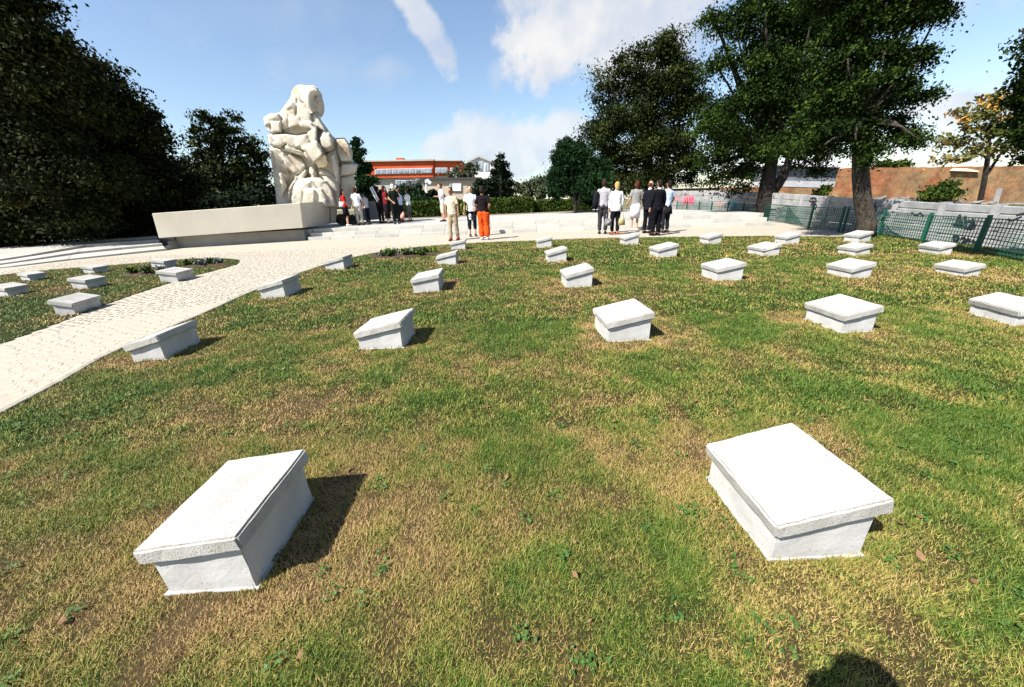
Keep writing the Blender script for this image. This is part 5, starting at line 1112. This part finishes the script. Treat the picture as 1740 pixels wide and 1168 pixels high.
    if skirt:
        zb = skirt; tube_bm(bm, [(0, 0, 1.0), (0, 0, .88), (0, .01, .72), (0, .01, zb)], [(.155, .11), (.19, .14), (.185, .145), (.175, .14)], 18); me = bm_mesh('skirt', bm, True); nm_ = 'skirt'
    else:
        tube_bm(bm, [(0, 0, .84), (0, 0, .93), (0, .005, 1.02)], [(.165, .115), (.172, .12), (.155, .11)], 14); zlow = {'long': 1., 'capri': .62, 'half': .3}[legs]
        for k_ in (0, 1):
            a_ = Vector(kn[k_]).lerp(Vector(an[k_]), zlow * .93); tube_bm(bm, [hp[k_], Vector(hp[k_]).lerp(Vector(kn[k_]), .5), kn[k_], Vector(kn[k_]).lerp(a_, .6), a_], [.098 * pants_w, .092 * pants_w, .074 * pants_w, .068 * pants_w ** 1.5, (.060 if legs == 'long' else .062) * pants_w], 12)
        me = remeshed('trousers', bm, .023, True, 1); nm_ = 'trousers'
        for v_ in me.vertices: v_.co += Vector((mnoise.noise(v_.co * 10 + Vector((1, 2, 3))), mnoise.noise(v_.co * 10), 0)) * .012
    link(nm_, me, e, clothm('lower_cloth', pants))
    sm_ = clothm('shoe_leather', shoes)
    for k_ in (0, 1):
        bm = bmesh.new(); a_ = Vector(an[k_]); tube_bm(bm, [a_ + Vector((0, -.075, -.045)), a_ + Vector((0, -.05, -.035)), a_ + Vector((0, .04, -.03)), a_ + Vector((0, .14, -.05)), a_ + Vector((0, .20, -.062))], [(.03, .028), (.045, .048), (.048, .05), (.048, .034), (.025, .018)], 10)
        link('shoe', bm_mesh('shoe', bm, True), e, sm_)
    PERS.append(e); return e
PI = math.pi
def arms_down(f=.08, w=.23): return (((w - .01, .0, 1.15), (w, f, .91)), ((-w + .01, .0, 1.15), (-w, f, .91)))
BENT = lambda r=True: (((.22, -.02, 1.16), (.10, .22, 1.12)), ((-.22, .0, 1.15), (-.23, .08, .91)))
# facing: rotation 0 looks away from the camera (+y); PI looks at the camera
person(773, 409, 318.5, 0, PI - .25, 'man in a beige short-sleeved shirt and khaki trousers strolling towards the camera', (.50, .44, .33), (.30, .24, .16), skin=SKD, shoes=(.18, .04, .02), stride=.10, arms=arms_down(.02), group=None)
p = person(804, 402, 315.5, 0, PI + .15, 'man in a white polo shirt and black three-quarter trousers holding a small wreath', (.75, .76, .80), (.012, .014, .018), legs='capri', arms=(((.23, .0, 1.15), (.26, .05, .90)), ((-.23, .02, 1.15), (-.12, .2, .98))), hair=(.015, .012, .01), shoes=(.05, .05, .05))
person(824, 408, 317, 0, -.1, 'person in a black T-shirt and baggy orange trousers seen from behind', (.012, .008, .010), (.62, .075, .012), skin=SKD, pants_w=1.38, arms=(((.25, -.06, 1.15), (.13, .12, .98)), ((-.27, -.02, 1.16), (-.15, .12, .99))), shoes=(.6, .6, .6))
person(755, 377, 312, ZP, PI / 2 + .5, 'man in white shirt and beige shorts looking down at his hands', (.66, .70, .78), (.50, .42, .32), arms=(((.22, .02, 1.17), (.08, .27, 1.18)), ((-.22, .02, 1.17), (-.06, .27, 1.18))), legs='half', hair=(.06, .035, .02), lean=.06, pos=None)
person(1023, 398, 305, 0, -.35, 'man in a grey shirt carrying a dark jacket, left of the blonde woman', (.32, .31, .33), (.03, .03, .035), sleeves='long', arms=(((.22, .0, 1.15), (.18, .18, 1.0)), ((-.24, -.02, 1.16), (-.20, .12, .99))), hair=(.03, .02, .015))
person(1044, 399, 310, 0, .1, 'blonde woman in a white jacket and black trousers with her back to the camera', (.8, .8, .8), (.008, .008, .01), jacket=(.80, .80, .78), sleeves='long', hair=(.36, .24, .10), shoes=(.35, .08, .04), arms=arms_down(.04, .235), hat='long')
person(1077, 393, 308, 0, -.1, 'woman in a grey patterned blouse and white skirt with brown hair', (.22, .22, .21), (.70, .70, .76), skirt=.47, hair=(.07, .02, .012), shoes=(.6, .5, .45), arms=(((.21, .0, 1.16), (.10, .2, 1.02)), ((-.22, .0, 1.15), (-.28, .12, 1.0))))
person(1098, 397, 308, 0, -.9, 'balding man in a black suit turned sideways beside the woman in a white skirt', (.7, .7, .72), (.006, .006, .009), jacket=(.008, .008, .013), sleeves='long', hair=(.10, .05, .03), bald=True, arms=arms_down(.08, .24))
person(1113, 401, 306.5, 0, .15, 'broad man in a black suit with his back fully to the camera', (.6, .6, .6), (.005, .005, .007), jacket=(.006, .006, .009), sleeves='long', hair=(.02, .012, .01), arms=arms_down(.05, .24), shoes=(.01, .01, .01), pants_w=1.15)
p10 = person(1129, 396, 308, 0, .35, 'man in a white and blue shirt with a black shoulder bag, rightmost of the group', (.50, .62, .78), (.012, .014, .02), hair=(.015, .012, .01), skin=SKD, arms=(((.24, -.02, 1.16), (.22, .1, .95)), ((-.22, .0, 1.15), (-.18, .15, 1.0))))
def nearp(px_, head, yy, *a, **k):
    q = D(px_, 370, yy); g = Vector((q.x, yy, ZP)); return person(px_, 0, head, ZP, *a, pos=g, **k)
nearp(589, 322, 19.6, -PI / 2 + .5, 'woman in a red top and black skirt with a white shoulder bag beside the statue', (.40, .015, .012), (.008, .008, .01), skirt=.50, hair=(.015, .01, .01), shoes=(.6, .6, .6), arms=(((.2, .0, 1.16), (.1, .2, .98)), ((-.2, .0, 1.16), (-.12, .16, .94))))
nearp(611, 318.5, 19.9, .05, 'man in loose white shirt and light grey trousers seen from behind near the statue', (.62, .64, .78), (.36, .33, .28), hair=(.05, .015, .01), arms=(((.24, .02, 1.18), (.2, .2, 1.02)), ((-.24, .0, 1.16), (-.26, .05, .92))), pants_w=1.1)
nearp(625, 327, 20.6, 1.2, 'slight person in white and dark clothes half hidden right of the white-shirted man', (.5, .5, .52), (.01, .012, .02), hair=(.02, .02, .02), arms=arms_down(.1, .2))
nearp(648, 318, 21.2, -.4, 'man in a black coat at the left end of the dark-clothed cluster', (.02, .01, .012), (.01, .008, .01), jacket=(.010, .007, .009), sleeves='long', hair=(.02, .01, .01))
nearp(659, 316, 20.6, -1.0, 'woman in a dark dress with a red scarf inside the dark-clothed cluster', (.14, .012, .014), (.012, .008, .012), skirt=.25, hair=(.07, .01, .01), arms=BENT())
nearp(674, 313, 19.6, .5, 'grey-haired man in a dark shirt with a belt bag, in front of the dark-clothed cluster', (.010, .014, .010), (.008, .009, .009), hair=(.6, .58, .52), arms=(((.23, -.04, 1.14), (.12, .12, 1.0)), ((-.25, -.05, 1.15), (-.12, -.14, 1.0))), pants_w=1.2)
nearp(683, 321, 21.2, 1.3, 'person in a light blue shirt half hidden behind the grey-haired man', (.42, .55, .78), (.01, .012, .016), hair=(.06, .03, .02), arms=BENT())
nearp(697, 322, 22.5, 1.2, 'woman in a white shirt and grey cropped trousers, right end of the statue group', (.74, .76, .78), (.11, .11, .11), legs='capri', hair=(.05, .015, .012), shoes=(.3, .08, .05), arms=(((.2, .06, 1.18), (.1, .28, 1.16)), ((-.2, .06, 1.18), (-.08, .28, 1.16))))
# the photographer, whose head shadow falls on the lawn
person(0, 0, 0, 0, 0, 'photographer standing where the picture is taken, camera held to the face', (.2, .25, .3), (.05, .06, .1), pos=Vector((-.02, -.155, 0)), height=1.395, arms=(((.27, .04, 1.34), (.13, .06, 1.56)), ((-.27, .04, 1.34), (-.13, .06, 1.56))), sleeves='short')

# things people carry
def held(nm, label, cat, px_, py_, yy, build, mat):
    c = D(px_, py_, yy); bm = bmesh.new(); build(bm); o = link(nm, bm_mesh(nm, bm, True), None, mat); o.location = c; return tag(o, label, cat)
gw = G(804, 402).y
C = []
for i in range(420):
    t_ = rnd.uniform(0, 6.283); C.append((.03 * math.cos(t_) + rnd.gauss(0, .012), rnd.gauss(0, .03), .20 * math.sin(t_) + rnd.gauss(0, .02)))
C = np.array(C); C[:, 0] += .09 * np.cos(np.arcsin(np.clip(C[:, 2] / .2, -1, 1))) * np.sign(C[:, 0])
o = leaf_mesh('wreath', C, .035, mat=M['fbright']); o.location = D(789, 352, gw - .1); tag(o, 'yellow-green wreath held at the side of the man in the white polo shirt', 'wreath')
held('cap', 'grey cap hanging from the hand of the man in the white polo shirt', 'cap', 799, 368, gw - .25, lambda bm: (ball_bm(bm, (0, 0, 0), (.07, .05, .11), 10, 8), tube_bm(bm, [(0, -.02, -.08), (0, -.09, -.12)], [(.06, .01), (.04, .008)], 8)), clothm('cap_cloth', (.42, .44, .46)))
gj = G(1023, 398).y
held('jacket', 'dark jacket draped over the arm of the man in the grey shirt', 'jacket', 1013, 341, gj - .05, lambda bm: tube_bm(bm, [(.03, 0, .30), (0, .0, .22), (-.02, 0, -.05), (-.03, 0, -.30)], [(.07, .04), (.10, .06), (.11, .05), (.10, .04)], 12), clothm('dark_wool', (.012, .012, .016)))
gb = G(1044, 399).y
def handbag(bm): hull_bm(bm, [(-.13, -.05, -.14), (.13, -.05, -.14), (-.10, -.04, .10), (.10, -.04, .10), (-.13, .05, -.14), (.13, .05, -.14), (-.10, .04, .10), (.10, .04, .10)]); tube_bm(bm, [(-.08, 0, .1), (-.05, 0, .28), (.05, 0, .28), (.08, 0, .1)], [.008] * 4, 6)
held('handbag', 'cream handbag hanging at the right side of the blonde woman', 'bag', 1056, 376, gb, handbag, clothm('cream_leather', (.50, .42, .22), (.2, .16, .08), 12))
held('shopping_bag', 'dark grey bag hanging at the left side of the blonde woman', 'bag', 1033, 377, gb - .1, handbag, clothm('grey_bag', (.06, .06, .07), (.3, .3, .3), 10))
held('shoulder_bag', 'black shoulder bag on the hip of the man in the blue and white shirt', 'bag', 1136, 357, G(1129, 396).y - .1, handbag, clothm('black_bag', (.01, .01, .012)))
held('shoulder_bag', 'white shoulder bag of the woman in red beside the statue', 'bag', 580.5, 347, 19.5, handbag, clothm('white_bag', (.75, .74, .70)))
held('white_board', 'narrow white folded banner leaning beside the dark-clothed cluster', 'banner', 636, 331, 20.9, lambda bm: (box_bm(bm, -.06, .01, -.02, .02, -.38, .38, Matrix.Rotation(-.35, 4, 'Y')), box_bm(bm, .05, .11, -.02, .02, -.34, .40, Matrix.Rotation(-.35, 4, 'Y'))), clothm('white_cloth', (.8, .8, .8)))
held('flower_bouquet', 'red and pink bouquet standing on the plaza beside the grey-haired man', 'flowers', 684, 366, 20.4, lambda bm: [hull_bm(bm, [Vector((rnd.gauss(0, .07), rnd.gauss(0, .05), rnd.uniform(-.28, .2))) for _ in range(9)]) for _ in range(3)], clothm('bouquet', (.5, .06, .04), (.75, .5, .45), 12))
